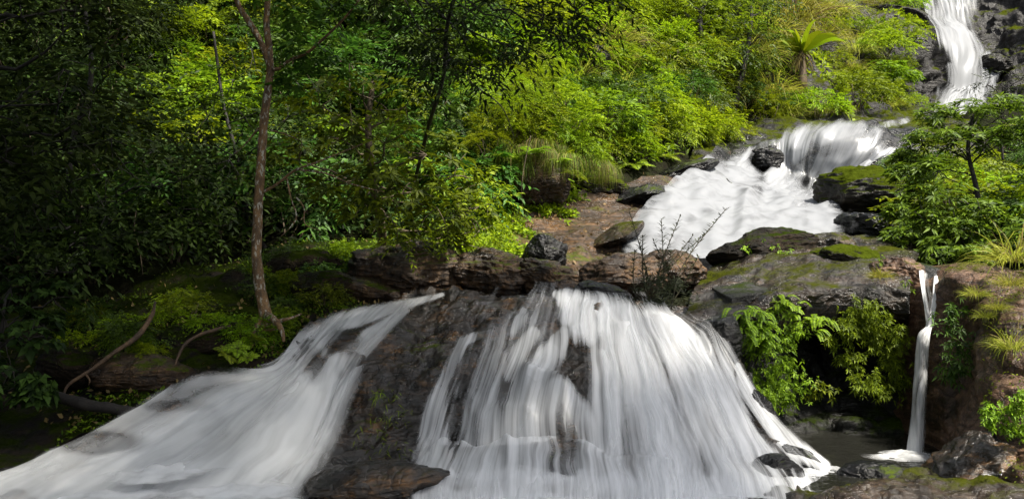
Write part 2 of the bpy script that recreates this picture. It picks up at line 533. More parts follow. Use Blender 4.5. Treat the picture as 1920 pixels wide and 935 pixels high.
def ground(x, y):
    fx = np.clip((np.asarray(x, float) - GX0) / GD, 0, len(_gx) - 1.001)
    fy = np.clip((np.asarray(y, float) - GY0) / GD, 0, len(_gy) - 1.001)
    i, j = fx.astype(int), fy.astype(int)
    a, b = fx - i, fy - j
    return (_ZZ[i, j] * (1 - a) * (1 - b) + _ZZ[i + 1, j] * a * (1 - b) + _ZZ[i, j + 1] * (1 - a) * b + _ZZ[i + 1, j + 1] * a * b)

def hit(px, py, y0=7.0, y1=56.0):
    Y = np.linspace(y0, y1, 500)
    x = (px - W / 2) / F * Y
    z = EYE - (py - H / 2) / F * Y
    k = np.nonzero(ground(x, Y) >= z)[0]
    Yh = Y[k[0]] if len(k) else y1
    p = P(px, py, Yh)
    p[2] = float(ground(p[0], p[1]))
    for lx, ly, LA in FACES:                        # a rock face standing before the slope
        r2 = (lx - px) ** 2 + (ly - py) ** 2
        k = int(np.argmin(r2))
        if r2[k] < 100 and LA[k, 1] < Yh: return LA[k].copy()
    return p
FACES = []

def carve(A, depth=.18):
    """keep the soil below a rock surface"""
    x, y, z = A[..., 0].ravel(), A[..., 1].ravel(), A[..., 2].ravel()
    i = np.floor((x - GX0) / GD).astype(int); j = np.floor((y - GY0) / GD).astype(int)
    for a in (0, 1):
        for b in (0, 1):
            np.minimum.at(_ZZ, (np.clip(i + a, 0, len(_gx) - 1), np.clip(j + b, 0, len(_gy) - 1)), z - depth)

def rock_loft(name, guides, nu, nv, mat, amp=.12, push=(0, 1.2, -.5), freq=1.3, lam=.04, seed=0, flat_ends=True):
    A = loft(guides, nu, nv)[..., :3]
    N = grid_normals(A)
    if np.mean(N[..., 1]) > 0 and np.mean(N[..., 2]) < 0: N = -N
    q = A * freq + seed * 7.1
    lam_p = A @ np.array([[1, .2, 0], [-.1, 1, 0], [.35, .3, 1]]) * np.array([.9, .9, 4.2]) * freq * .8
    wq = q + .35 * np.stack([pn(q * 1.3), pn(q * 1.3 + 9), pn(q * 1.3 + 21)], -1)
    bl = np.abs(pn(wq * 1.1 + 3)) ** .6 - .5                       # rounded blocks split by joints
    d = amp * (.8 * fbm(q * .7, 3, gain=.45) + .55 * bl + .22 * fbm(q * 3.1, 3)) + lam * .55 * ridged(lam_p + fbm(q, 2)[..., None] * .8, 2, gain=.4)
    A = A + N * d[..., None]
    carve(A)
    pv = np.array(push, float)
    B = np.zeros((nu + 2, nv + 2, 3))
    B[1:-1, 1:-1] = A
    B[0, 1:-1] = A[0] + pv; B[-1, 1:-1] = A[-1] + pv
    B[:, 0] = B[:, 1] + pv; B[:, -1] = B[:, -2] + pv
    f = grid_faces(nu + 2, nv + 2)
    # orient towards the camera side
    v = B.reshape(-1, 3)
    nn = np.cross(v[f[:, 1]] - v[f[:, 0]], v[f[:, 2]] - v[f[:, 0]])
    ctr = v[f].mean(1)
    if np.sum(nn * (np.array([0, 0, 6.0]) - ctr)) < 0: f = f[:, ::-1]
    me = mk_mesh(name, v, f, mat)
    return link(name, me), A

# ---- near cliff that carries the left wash and the broad fall: streamlines, left to right, top to bottom
CL = [
    [(690, 560, 11.2), (602, 596, 10.1), (548, 646, 9.4), (494, 706, 8.8), (372, 704, 8.5), (250, 778, 7.8), (60, 882, 7.1), (-120, 950, 6.6)],
    [(730, 552, 11.2), (650, 593, 10.1), (592, 655, 9.5), (530, 722, 8.8), (430, 775, 8.3), (295, 862, 7.6), (130, 950, 6.9), (-40, 1040, 6.3)],
    [(770, 548, 11.2), (710, 590, 10.1), (640, 660, 9.4), (585, 730, 8.8), (535, 810, 8.2), (480, 890, 7.6), (400, 970, 7.0), (300, 1050, 6.5)],
    [(810, 545, 11.2), (780, 585, 10.1), (700, 660, 9.4), (640, 740, 8.9), (600, 820, 8.4), (565, 890, 7.9), (510, 960, 7.2), (450, 1040, 6.6)],
    [(860, 542, 11.2), (840, 575, 10.1), (780, 640, 9.5), (720, 720, 8.9), (690, 800, 8.5), (660, 870, 8.0), (620, 950, 7.2), (580, 1030, 6.7)],
    [(920, 540, 11.2), (900, 570, 10.2), (860, 630, 9.6), (820, 710, 8.95), (790, 790, 8.6), (765, 860, 8.3), (740, 930, 7.4), (720, 1010, 6.8)],
    [(980, 540, 11.2), (975, 562, 10.3), (945, 620, 9.6), (915, 700, 9.0), (890, 790, 8.6), (870, 865, 8.3), (850, 920, 7.5), (835, 1000, 6.9)],
    [(1050, 540, 11.2), (1050, 562, 10.3), (1040, 620, 9.5), (1025, 700, 8.9), (1010, 790, 8.4), (1000, 865, 8.1), (995, 920, 7.4), (990, 1000, 6.9)],
    [(1120, 550, 11.2), (1130, 575, 10.2), (1135, 630, 9.4), (1145, 710, 8.85), (1155, 800, 8.35), (1165, 880, 7.9), (1170, 940, 7.3), (1175, 1010, 6.9)],
    [(1190, 562, 11.1), (1205, 588, 10.1), (1230, 640, 9.35), (1265, 715, 8.85), (1300, 800, 8.35), (1330, 880, 7.9), (1350, 940, 7.3), (1365, 1010, 6.9)],
    [(1250, 572, 11.0), (1270, 598, 10.0), (1310, 650, 9.35), (1350, 720, 8.95), (1395, 800, 8.5), (1440, 875, 8.1), (1470, 930, 7.5), (1490, 1000, 7.0)],
    [(1290, 580, 11.0), (1320, 603, 9.95), (1352, 650, 9.45), (1385, 715, 9.15), (1430, 790, 8.8), (1500, 860, 8.4), (1540, 900, 8.1), (1570, 960, 7.6)],
    [(1310, 590, 11.0), (1345, 610, 10.0), (1378, 650, 9.65), (1402, 720, 9.35), (1450, 800, 9.0), (1530, 868, 8.6), (1565, 890, 8.4), (1600, 940, 7.9)],
]
cliff, CLA = rock_loft("waterfall_cliff", CL, 420, 300, M["cliff"], amp=.15, lam=.05, seed=1, freq=1.8)
tag(cliff, "dark wet bedrock cliff under the broad near falls", "cliff", kind="structure")

# ---- mossy bank below the spotted tree
BK = [
    [(-120, 620, 11.0), (-120, 690, 9.8), (-100, 740, 9.0), (-110, 800, 8.3), (-120, 860, 7.7), (-140, 930, 7.0)],
    [(60, 590, 11.4), (70, 640, 10.2), (80, 690, 9.3), (70, 745, 8.7), (40, 800, 8.1), (0, 880, 7.4)],
    [(200, 550, 11.6), (210, 590, 10.4), (200, 650, 9.2), (200, 715, 8.7), (190, 765, 8.3), (150, 815, 7.9)],
    [(330, 520, 11.8), (330, 555, 10.8), (330, 620, 9.5), (330, 680, 8.9), (325, 725, 8.5), (300, 770, 8.2)],
    [(440, 490, 12.2), (440, 520, 11.2), (445, 580, 10.1), (450, 640, 9.4), (455, 700, 8.9), (450, 750, 8.6)],
    [(540, 462, 12.6), (535, 490, 11.8), (535, 540, 10.8), (540, 600, 10.0), (525, 645, 9.5), (510, 700, 9.1)],
    [(640, 452, 12.8), (635, 480, 12.0), (635, 520, 11.3), (640, 560, 10.7), (620, 600, 10.2), (600, 640, 9.8)],
    [(740, 458, 12.8), (735, 482, 12.2), (735, 515, 11.6), (740, 545, 11.1), (730, 570, 10.8), (720, 600, 10.4)],
    [(850, 470, 12.6), (850, 490, 12.2), (845, 515, 11.7), (840, 540, 11.3), (835, 560, 11.0), (830, 590, 10.7)],
]
bank, BKA = rock_loft("mossy_bank", BK, 260, 180, M["bank"], amp=.16, lam=.03, seed=3)
tag(bank, "mossy rock bank sloping down from the dark forest to the left wash", "bank", kind="structure")

# ---- brown bedrock bank beside the middle cascade
TB = [
    [(800, 500, 12.0), (830, 480, 12.8), (860, 455, 13.8), (900, 420, 15.0), (930, 395, 15.8)],
    [(900, 525, 12.0), (930, 490, 13.0), (950, 455, 14.0), (985, 415, 15.2), (1020, 380, 16.2)],
    [(1000, 540, 12.0), (1020, 500, 13.0), (1030, 455, 14.2), (1060, 405, 15.8), (1110, 355, 17.4)],
    [(1080, 540, 12.2), (1085, 500, 13.2), (1095, 450, 14.5), (1130, 390, 16.5), (1200, 335, 18.6)],
    [(1160, 530, 12.7), (1160, 490, 13.7), (1160, 445, 15.0), (1200, 385, 17.0), (1290, 318, 20.0)],
    [(1260, 520, 13.0), (1250, 480, 14.0), (1240, 440, 15.3), (1270, 380, 17.8), (1370, 285, 22.5)],
]
bkr, TBA = rock_loft("bedrock_bank", TB, 200, 200, M["tan"], amp=.10, lam=.06, seed=5, freq=1.1, push=(0, .3, -1.2))
tag(bkr, "brown bedrock bank sloping down beside the middle cascade", "bank", kind="structure")

# ---- bed of the middle cascade
MC = [
    [(1150, 520, 13.4), (1180, 440, 15.3), (1240, 370, 17.8), (1310, 310, 20.6), (1360, 275, 23.4), (1420, 250, 26.0)],
    [(1230, 520, 13.4), (1260, 450, 15.3), (1310, 380, 18.2), (1365, 325, 21.4), (1410, 280, 23.4), (1450, 252, 26.0)],
    [(1330, 520, 13.4), (1350, 455, 15.5), (1390, 390, 18.8), (1435, 338, 22.2), (1465, 268, 23.2), (1510, 246, 26.0)],
    [(1430, 500, 13.8), (1440, 440, 16.2), (1460, 395, 19.2), (1490, 355, 22.2), (1520, 262, 22.9), (1570, 240, 26.0)],
    [(1520, 490, 14.0), (1520, 430, 16.6), (1520, 400, 19.2), (1530, 366, 22.0), (1590, 262, 22.5), (1620, 237, 26.0)],
    [(1610, 470, 14.2), (1590, 415, 17.4), (1570, 390, 19.4), (1585, 352, 21.8), (1660, 275, 22.4), (1670, 243, 26.0)],
    [(1700, 440, 14.8), (1660, 390, 18.4), (1640, 360, 20.0), (1655, 326, 21.6), (1720, 290, 22.4), (1740, 245, 26.0)],
]
cas, MCA = rock_loft("cascade_bedrock", MC, 240, 240, M["black"], amp=.28, lam=.05, seed=8, freq=.8, push=(0, .4, -1.6))
tag(cas, "dark bedrock ramp under the middle cascade", "bedrock", kind="structure")

# ---- flat rock lip and stream behind the middle cascade
LP = [
    [(1290, 300, 21.5), (1310, 270, 23.6), (1335, 245, 26.0), (1370, 225, 28.5)],
    [(1420, 282, 23.6), (1425, 262, 25.0), (1440, 243, 27.0), (1460, 226, 29.0)],
    [(1600, 262, 24.6), (1605, 243, 26.2), (1610, 230, 28.5), (1620, 214, 31.0)],
    [(1720, 280, 24.6), (1715, 250, 26.6), (1705, 228, 29.5), (1700, 206, 33.0)],
    [(1850, 280, 25.0), (1840, 245, 28.0), (1800, 220, 32.0), (1760, 195, 36.0)],
]
lip, _ = rock_loft("rock_shelf", LP, 160, 120, M["upper"], amp=.25, lam=.10, seed=12, freq=.7, push=(0, .3, -1.6))
tag(lip, "flat dark rock shelf above the middle cascade", "rock shelf", kind="structure")

# ---- upper cliff beside the far fall
UC = [
    [(1440, -60, 38.0), (1450, 0, 35.5), (1470, 60, 33.5), (1490, 120, 32.0), (1510, 180, 30.5), (1530, 245, 28.5)],
    [(1540, -60, 41.0), (1550, 0, 38.5), (1570, 60, 36.0), (1590, 120, 34.0), (1600, 175, 32.5), (1610, 240, 29.5)],
    [(1620, -70, 44.0), (1640, 15, 41.0), (1660, 60, 37.8), (1670, 120, 35.0), (1675, 180, 33.5), (1680, 235, 30.5)],
    [(1680, -70, 45.0), (1710, 40, 42.0), (1730, 75, 38.6), (1735, 130, 36.6), (1730, 185, 35.5), (1725, 235, 31.5)],
    [(1730, -60, 46.0), (1760, 50, 43.0), (1785, 90, 39.5), (1785, 140, 38.0), (1775, 195, 37.0), (1765, 240, 32.5)],
    [(1780, -60, 46.5), (1795, 40, 44.0), (1815, 100, 41.5), (1820, 150, 39.5), (1815, 200, 37.6), (1810, 250, 33.0)],
    [(1840, -60, 46.5), (1845, 40, 44.0), (1855, 100, 42.0), (1865, 150, 39.8), (1860, 200, 37.5), (1860, 250, 33.0)],
    [(1900, -60, 45.0), (1900, 40, 42.5), (1905, 100, 40.5), (1910, 150, 38.6), (1910, 200, 36.5), (1910, 250, 32.0)],
    [(2020, -60, 42.0), (2010, 40, 39.5), (2010, 100, 38.0), (2010, 150, 36.5), (2010, 200, 34.5), (2010, 250, 30.0)],
]
ucl, UCA = rock_loft("upper_cliff", UC, 300, 220, M["upper"], amp=.75, lam=.22, seed=15, freq=.42, push=(0, 3, -1))
tag(ucl, "grey and mossy cliff on both sides of the far upper fall", "cliff", kind="structure")

_ux, _uy = (W / 2 + UCA[..., 0] / UCA[..., 1] * F).ravel(), (H / 2 - (UCA[..., 2] - EYE) / UCA[..., 1] * F).ravel()
FACES.append((_ux, _uy, UCA.reshape(-1, 3)))

# ---- shaded alcove wall, and the wet slab on top of it
AL = [
    [(1370, 560, 9.9), (1376, 620, 9.75), (1385, 700, 9.6), (1400, 780, 9.5), (1430, 860, 9.1), (1440, 900, 8.8)],
    [(1440, 545, 10.2), (1445, 620, 10.2), (1450, 700, 10.1), (1460, 780, 9.8), (1480, 845, 9.3), (1490, 900, 8.9)],
    [(1520, 530, 10.4), (1525, 600, 10.8), (1530, 690, 10.8), (1535, 770, 10.3), (1540, 835, 9.5), (1545, 900, 9.0)],
    [(1600, 520, 10.4), (1605, 590, 10.7), (1605, 680, 10.6), (1605, 770, 10.2), (1605, 832, 9.5), (1605, 900, 9.0)],
    [(1680, 510, 10.3), (1690, 580, 10.4), (1690, 680, 10.3), (1690, 770, 10.1), (1690, 835, 9.65), (1690, 900, 9.0)],
    [(1750, 505, 10.4), (1755, 580, 10.2), (1755, 680, 10.1), (1755, 770, 9.9), (1755, 850, 9.5), (1755, 900, 9.1)],
    [(1830, 510, 10.4), (1830, 580, 10.2), (1830, 680, 9.6), (1830, 770, 9.3), (1830, 850, 9.0), (1830, 900, 8.7)],
]
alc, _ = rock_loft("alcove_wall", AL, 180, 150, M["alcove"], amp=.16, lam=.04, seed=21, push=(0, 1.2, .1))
tag(alc, "black shaded rock wall behind the hanging ferns", "rock wall", kind="structure")

SL = [
    [(1270, 640, 9.75), (1275, 600, 9.85), (1290, 572, 10.3), (1300, 545, 11.0), (1320, 515, 12.0), (1340, 500, 12.6)],
    [(1350, 625, 9.6), (1352, 592, 9.7), (1355, 565, 10.2), (1360, 538, 10.9), (1380, 495, 12.0), (1400, 470, 12.8)],
    [(1400, 615, 9.9), (1400, 585, 9.9), (1405, 558, 10.3), (1415, 528, 10.9), (1440, 480, 12.0), (1470, 450, 13.0)],
    [(1460, 580, 10.0), (1462, 556, 10.0), (1468, 535, 10.4), (1480, 510, 11.0), (1510, 470, 12.2), (1540, 445, 13.2)],
    [(1560, 570, 10.0), (1562, 545, 10.0), (1565, 520, 10.4), (1575, 500, 10.9), (1590, 475, 11.8), (1610, 450, 13.0)],
    [(1640, 585, 10.0), (1642, 550, 9.95), (1645, 522, 10.2), (1650, 500, 10.7), (1660, 485, 11.2), (1680, 455, 12.6)],
    [(1700, 600, 10.1), (1704, 560, 9.9), (1706, 530, 10.1), (1708, 508, 10.5), (1712, 495, 11.0), (1730, 470, 12.4)],
]
slab, SLA = rock_loft("rock_slab", SL, 240, 170, M["slab"], amp=.09, lam=.055, seed=25, freq=1.5, push=(0, .3, -.35))
tag(slab, "wet grey layered slab of rock roofing the ferny alcove", "rock slab", kind="structure")

# ---- reddish rock at the right and the ledge along the bottom right
RR = [
    [(1762, 512, 10.2), (1758, 530, 9.7), (1757, 570, 9.5), (1760, 640, 9.4), (1775, 720, 9.2), (1768, 800, 9.0), (1765, 850, 8.7), (1765, 900, 8.2)],
    [(1790, 497, 10.2), (1795, 520, 9.4), (1800, 570, 9.3), (1806, 640, 9.2), (1806, 720, 9.0), (1790, 790, 8.6), (1770, 850, 8.3), (1760, 910, 7.9)],
    [(1830, 496, 10.0), (1840, 520, 9.2), (1845, 560, 8.9), (1838, 630, 8.7), (1826, 710, 8.4), (1828, 770, 8.2), (1820, 840, 8.0), (1815, 920, 7.5)],
    [(1890, 505, 9.8), (1900, 530, 9.0), (1900, 580, 8.4), (1890, 640, 8.1), (1880, 710, 7.9), (1875, 780, 7.7), (1870, 850, 7.6), (1870, 930, 7.2)],
    [(1980, 510, 9.4), (1985, 545, 8.6), (1985, 600, 8.0), (1970, 660, 7.8), (1960, 720, 7.6), (1955, 790, 7.4), (1950, 850, 7.3), (1950, 930, 7.0)],
    [(2150, 510, 9.0), (2150, 550, 8.2), (2150, 600, 7.7), (2120, 660, 7.4), (2100, 720, 7.2), (2090, 790, 7.1), (2080, 850, 7.0), (2080, 930, 6.8)],
]
rr, RRA = rock_loft("rock_wall", RR, 200, 240, M["red"], amp=.13, lam=.035, seed=31, push=(0, 1.2, -.1), freq=1.5)
tag(rr, "reddish brown rock wall at the right beside the thin fall", "rock wall", kind="structure")

LG = [
    [(1380, 960, 7.0), (1400, 936, 7.2), (1430, 926, 7.5), (1450, 922, 7.8), (1450, 935, 8.1)],
    [(1480, 985, 6.6), (1500, 935, 7.0), (1540, 912, 7.4), (1560, 906, 7.75), (1560, 920, 8.1)],
    [(1590, 1000, 6.4), (1600, 940, 6.9), (1630, 905, 7.3), (1640, 897, 7.7), (1640, 912, 8.1)],
    [(1720, 1010, 6.3), (1720, 940, 6.8), (1740, 900, 7.3), (1745, 885, 7.7), (1740, 890, 8.1)],
    [(1830, 1010, 6.3), (1830, 940, 6.8), (1840, 900, 7.2), (1845, 882, 7.6), (1840, 880, 8.0)],
    [(1960, 1010, 6.3), (1960, 940, 6.7), (1960, 900, 7.1), (1960, 876, 7.4), (1950, 860, 7.7)],
    [(2120, 1010, 6.2), (2120, 940, 6.6), (2110, 900, 7.0), (2100, 870, 7.2), (2100, 850, 7.4)],
]
lg, _ = rock_loft("rock_ledge", LG, 240, 130, M["slab"], amp=.10, lam=.04, seed=35, freq=2.2, push=(0, .3, -.5))
tag(lg, "low wet rock ledge along the bottom right edge", "rock ledge", kind="structure")

me = mk_mesh("hillside", np.stack([_XX, _YY, _ZZ], -1).reshape(-1, 3), grid_faces(len(_gx), len(_gy)), M["soil"])
tag(link("hillside", me), "dark soil slope of the gully under the forest and falls", "hillside", kind="structure")

# ---- pool
pv = np.array([[x, y, 0] for x in np.linspace(1.9, 7, 40) for y in np.linspace(6.2, 10.4, 30)])
pl = link("pool_water", mk_mesh("pool_water", pv, grid_faces(40, 30), M["pool"]))
rv = np.array([[x, y, -.62] for x in np.linspace(-12, 12, 40) for y in np.linspace(-8, 7.6, 40)])
tag(link("stream_water", mk_mesh("stream_water", rv, grid_faces(40, 40), M["pool"])), "dark stream below the falls in front", "stream", kind="structure")
tag(pl, "dark pool at the foot of the thin fall", "pool", kind="structure")

# ------------------------------------------------------------------ loose boulders
def ico(sub):
    t = (1 + 5 ** .5) / 2
    V = [(-1, t, 0), (1, t, 0), (-1, -t, 0), (1, -t, 0), (0, -1, t), (0, 1, t), (0, -1, -t), (0, 1, -t), (t, 0, -1), (t, 0, 1), (-t, 0, -1), (-t, 0, 1)]
    Fc = [(0, 11, 5), (0, 5, 1), (0, 1, 7), (0, 7, 10), (0, 10, 11), (1, 5, 9), (5, 11, 4), (11, 10, 2), (10, 7, 6), (7, 1, 8),
          (3, 9, 4), (3, 4, 2), (3, 2, 6), (3, 6, 8), (3, 8, 9), (4, 9, 5), (2, 4, 11), (6, 2, 10), (8, 6, 7), (9, 8, 1)]
    V = np.array(V, float); V /= np.linalg.norm(V, axis=1)[:, None]
    Fc = np.array(Fc)
    for _ in range(sub):
        e = np.sort(np.concatenate([Fc[:, [0, 1]], Fc[:, [1, 2]], Fc[:, [2, 0]]]), axis=1)
        u, inv = np.unique(e, axis=0, return_inverse=True)
        inv = inv.reshape(-1)
        mid = V[u].mean(1); mid /= np.linalg.norm(mid, axis=1)[:, None]
        n = len(Fc); o = len(V)
        a, b, c = inv[:n] + o, inv[n:2 * n] + o, inv[2 * n:] + o
        Fc = np.vstack([np.stack(x, 1) for x in ((Fc[:, 0], a, c), (Fc[:, 1], b, a), (Fc[:, 2], c, b), (a, b, c))])
        V = np.vstack([V, mid])
    return V, Fc
ICO5 = ico(5)

def boulder(name, px, py, Y, wpx, hpx, depth, mat, label, seed, tilt=0.0, amp=.1, cuts=9, lam=.03, sub=None, group=None):
    """px,py: centre in the photo; wpx,hpx: its full size there"""
    V, Fc = ICO5
    r = np.random.RandomState(seed)
    s = np.array([wpx / F * Y / 2, depth / 2, hpx / F * Y / 2])
    V = V.copy()
    for _ in range(cuts):
        n = r.normal(size=3); n /= np.linalg.norm(n)
        k = .72 + .2 * r.rand()
        d = V @ n - k
        V = V - np.where(d > 0, d * .85, 0)[:, None] * n
    V = V * s * 1.08
    q = V / max(.35, s.max()) * 1.2
    V = V * (1 + amp * 1.6 * fbm(q * 1.3 + seed, 5))[:, None]
    nr = V / (np.linalg.norm(V, axis=1)[:, None] + 1e-9)
    lp = V * np.array([2.2, 2.2, 11.0]) / max(.5, s.max()) + seed
    V = V + nr * (lam * s.min() * 2.2 * ridged(lp + fbm(q, 2)[:, None], 3))[:, None]
    ca, sa = math.cos(tilt), math.sin(tilt)
    x, z = V[:, 0].copy(), V[:, 2].copy()
    V[:, 0], V[:, 2] = ca * x + sa * z, -sa * x + ca * z
    o = link(name, mk_mesh(name, V, Fc, mat), loc=P(px, py, Y))
    return tag(o, label, "boulder", group)

boulder("boulder", 775, 512, 11.5, 235, 105, 1.4, M["boulder"], "broad brown laminated boulder above the left end of the wash crest", 3, tilt=.05, lam=.06)
boulder("boulder", 925, 518, 11.3, 160, 80, .9, M["boulder"], "brown boulder with flowing grain between the laminated boulder and the black upright stone", 8, tilt=.14, lam=.06)
boulder("boulder", 1025, 527, 11.2, 120, 66, .8, M["boulder"], "small dark striped boulder below the black upright stone", 14, tilt=.25, lam=.05)
boulder("boulder", 1022, 482, 11.9, 72, 86, .6, M["black"], "black upright stone with a pointed top on the brown bank", 21, tilt=.5, lam=.02)
boulder("boulder", 1165, 522, 11.4, 180, 78, .8, M["tan"], "tan flat boulder behind the willowy plant at the fall's crest", 27, tilt=-.08)
boulder("boulder", 1255, 510, 11.9, 120, 72, .8, M["tan"], "brown rounded boulder behind the right side of the willowy plant", 31)
boulder("boulder", 1130, 552, 10.7, 110, 40, .5, M["black"], "low black wet boulder at the crest of the broad fall", 33, tilt=.2)
boulder("boulder", 1145, 571, 10.25, 50, 22, .3, M["black"], "tiny wet stone with water parting around it on the crest", 36)
boulder("boulder", 1430, 478, 12.6, 200, 84, 1.1, M["bank"], "dark mossy hump of rock in front of the middle cascade foam", 41, tilt=-.1)
boulder("boulder", 1545, 470, 13.0, 150, 58, 1.0, M["slab"], "flat grey rock right of the dark mossy hump", 45, tilt=.04)
boulder("boulder", 1590, 492, 11.6, 130, 60, .8, M["mossrock"], "low mossy rock on the slab above the ferny alcove", 47, tilt=.1)
boulder("boulder", 1680, 520, 10.6, 90, 70, .7, M["red"], "brown knob of rock left of the thin fall's lip", 49, tilt=.3)
boulder("boulder", 1615, 372, 18.0, 170, 105, 2.0, M["mossrock"], "big moss covered boulder at the right foot of the middle cascade", 53, tilt=.08, amp=.07)
boulder("boulder", 1625, 428, 15.5, 110, 60, 1.2, M["black"], "dark wet boulder under the big moss covered boulder", 55, tilt=.1)
boulder("boulder", 1690, 330, 20.0, 120, 60, 1.6, M["mossrock"], "mossy rock half hidden by the spreading tree right of the cascade", 57)
boulder("boulder", 1455, 885, 7.75, 90, 62, .4, M["black"], "round black stone veiled by spray at the right foot of the broad fall", 61, amp=.05)
boulder("boulder", 1500, 858, 8.3, 90, 34, .35, M["black"], "long black stone where the side trickle meets the pool", 63, tilt=.45)
boulder("boulder", 1425, 780, 8.9, 50, 110, .35, M["black"], "narrow black rib of rock between the broad fall and side trickle", 65, tilt=-.4)
boulder("boulder", 1402, 735, 9.05, 28, 42, .2, M["black"], "small black stone at the head of the side trickle", 66)
boulder("boulder", 1640, 888, 7.9, 120, 40, .5, M["black"], "wet black stone between pool and bottom right ledge", 67)
boulder("boulder", 1835, 868, 7.75, 200, 84, .8, M["cliff"], "large glossy dark boulder right of the thin fall's foot", 69, tilt=-.5, lam=.05)
boulder("boulder", 1345, 640, 9.5, 80, 105, .5, M["black"], "square black block at the right end of the fall's crest", 71, cuts=14, amp=.05)
boulder("boulder", 1120, 355, 17.6, 110, 40, 1.0, M["mossrock"], "low mossy rock at the foot of the hillside bushes", 73)
boulder("flat_rock", 1150, 446, 14.8, 110, 34, 1.8, M["slab"], "flat wet grey rock beside the lower left of the cascade foam", 91, tilt=-.5, amp=.06, lam=.05)
boulder("flat_rock", 1190, 372, 17.4, 120, 34, 1.4, M["black"], "dark wet ledge where the hillside meets the cascade foam", 93, tilt=-.35, amp=.08, lam=.06)
boulder("flat_rock", 1275, 325, 20.0, 120, 34, 1.6, M["black"], "dark ledge of rock at the upper left of the cascade", 95, tilt=-.3, amp=.08, lam=.06)
boulder("boulder", 995, 345, 16.0, 130, 90, 1.2, M["boulder"], "pale grey outcrop under the hanging grass", 75, lam=.05)
boulder("boulder", 1125, 112, 22.0, 34, 50, .8, M["upper"], "grey rock showing between bushes high on the slope", 77)
boulder("boulder", 610, 545, 10.9, 130, 66, .8, M["bank"], "mossy rounded boulder right of the spotted tree's foot", 79)
boulder("boulder", 270, 700, 8.75, 200, 70, .6, M["boulder"], "brown bare rock at the foot of the mossy bank under the fallen branches", 101, tilt=.02, amp=.08)
boulder("boulder", 390, 640, 9.35, 120, 60, .5, M["bank"], "small mossy rock on the bank left of the spotted tree", 103, tilt=-.3, amp=.08)
boulder("boulder", 560, 500, 11.5, 150, 60, .8, M["bank"], "long mossy rock behind the spotted tree at the top of the bank", 105, tilt=-.1, amp=.08)
boulder("boulder", 690, 545, 10.9, 110, 44, .6, M["boulder"], "low brown rock between the mossy boulder and the wash crest", 107, tilt=.1, amp=.08)
boulder("boulder", 140, 690, 8.9, 110, 70, .6, M["bank"], "dim mossy rock at the left end of the bank", 109, tilt=.2, amp=.08)
boulder("boulder", 1660, 45, 41.5, 130, 60, 4.0, M["upper"], "grey bare rock slab left of the far upper fall", 81, tilt=.25, amp=.05)
boulder("boulder", 1865, 125, 39.4, 50, 45, 1.6, M["upper"], "dark rock dividing the foot of the far upper fall", 83)
boulder("boulder", 1432, 303, 22.6, 70, 54, 1.2, M["black"], "black rock at the left of the cascade dome, water on both sides", 85)
boulder("boulder", 700, 905, 7.35, 240, 70, .6, M["cliff"], "brown wet stone shelf at the bottom between the two falls", 87, tilt=-.05, lam=.06)
# ------------------------------------------------------------------ falling water
def project(A):
    Y = A[..., 1]
    return W / 2 + A[..., 0] / Y * F, H / 2 - (A[..., 2] - EYE) / Y * F

def stroke(px, py, pts, soft=.5):
    """density left by one run of water: pts = (px, py, half width, strength) along its course"""
    pts = np.asarray(pts, float)
    best = np.zeros(px.shape)
    for a, b in zip(pts[:-1], pts[1:]):
        dx, dy = b[0] - a[0], b[1] - a[1]
        t = np.clip(((px - a[0]) * dx + (py - a[1]) * dy) / (dx * dx + dy * dy + 1e-9), 0, 1)
        d = np.hypot(px - a[0] - t * dx, py - a[1] - t * dy)
        w = a[2] + (b[2] - a[2]) * t
        s = a[3] + (b[3] - a[3]) * t
        best = np.maximum(best, s * (1 - sstep(1 - soft, 1 + soft, d / w)))
    return best

def blob(px, py, cx, cy, rx, ry, v):
    return v * (1 - sstep(.35, 1.0, np.hypot((px - cx) / rx, (py - cy) / ry)))

def water_sheet(name, guides, nu, nv, offset, dens, mat, wob=.03, wfreq=2.0, seed=0, vscale=1.0, ledges=(), asp=.45, octv=3):
    A = loft(guides, nu, nv)[..., :3]
    N = grid_normals(A)
    if np.sum(N[..., 1]) > 0: N = -N
    U = np.concatenate([np.zeros((1, nv)), np.cumsum(np.linalg.norm(np.diff(A, axis=0), axis=2), 0)], 0)
    u = U.mean(1)[:, None] * np.ones((1, nv))
    v = np.concatenate([np.zeros((nu, 1)), np.cumsum(np.linalg.norm(np.diff(A, axis=1), axis=2), 1)], 1)
    uv = np.stack([u + .07 * pn(np.stack([u * 1.5, v * 1.2, u * 0 + seed], -1)) + .02 * pn(np.stack([u * 5, v * 3, u * 0 + seed], -1)), v * vscale + seed * 3.3], -1)
    wq = np.stack([u * wfreq * 2.2, v * wfreq * asp, np.full_like(u, seed * 2.7)], -1)
    px, py = project(A)
    jut = np.zeros_like(px)
    for x0, x1, yl, h in ledges:                     # water shoots clear of each rock step, then drops behind
        yy = py - yl - 15 * fbm(np.stack([px / 85, px * 0 + yl, px * 0], -1), 2) - .10 * np.abs(px - .5 * (x0 + x1))
        wx = sstep(x0 - 12, x0 + 12, px) * (1 - sstep(x1 - 12, x1 + 12, px))
        jut += h * wx * np.clip(.6 + .7 * pn(np.stack([px / 48, px * 0 + yl * .7, px * 0 + 3], -1)), 0, 1.1) * np.where(yy < 0, np.exp(-(yy / 13.0) ** 2), np.exp(-yy / 70.0))
    A = A + N * (offset + jut + wob * fbm(wq, octv))[..., None]
    px, py = project(A)
    d = dens(px, py, A)
    d = np.where(d > .12, d + .9 * jut, d)
    f = grid_faces(nu, nv)
    keep = (d.reshape(-1)[f].max(1) > .02)
    f = f[keep]
    me = mk_mesh(name, A.reshape(-1, 3), f, mat, uv=uv.reshape(-1, 2), attrs={"flow": d.reshape(-1)})
    return link(name, me)

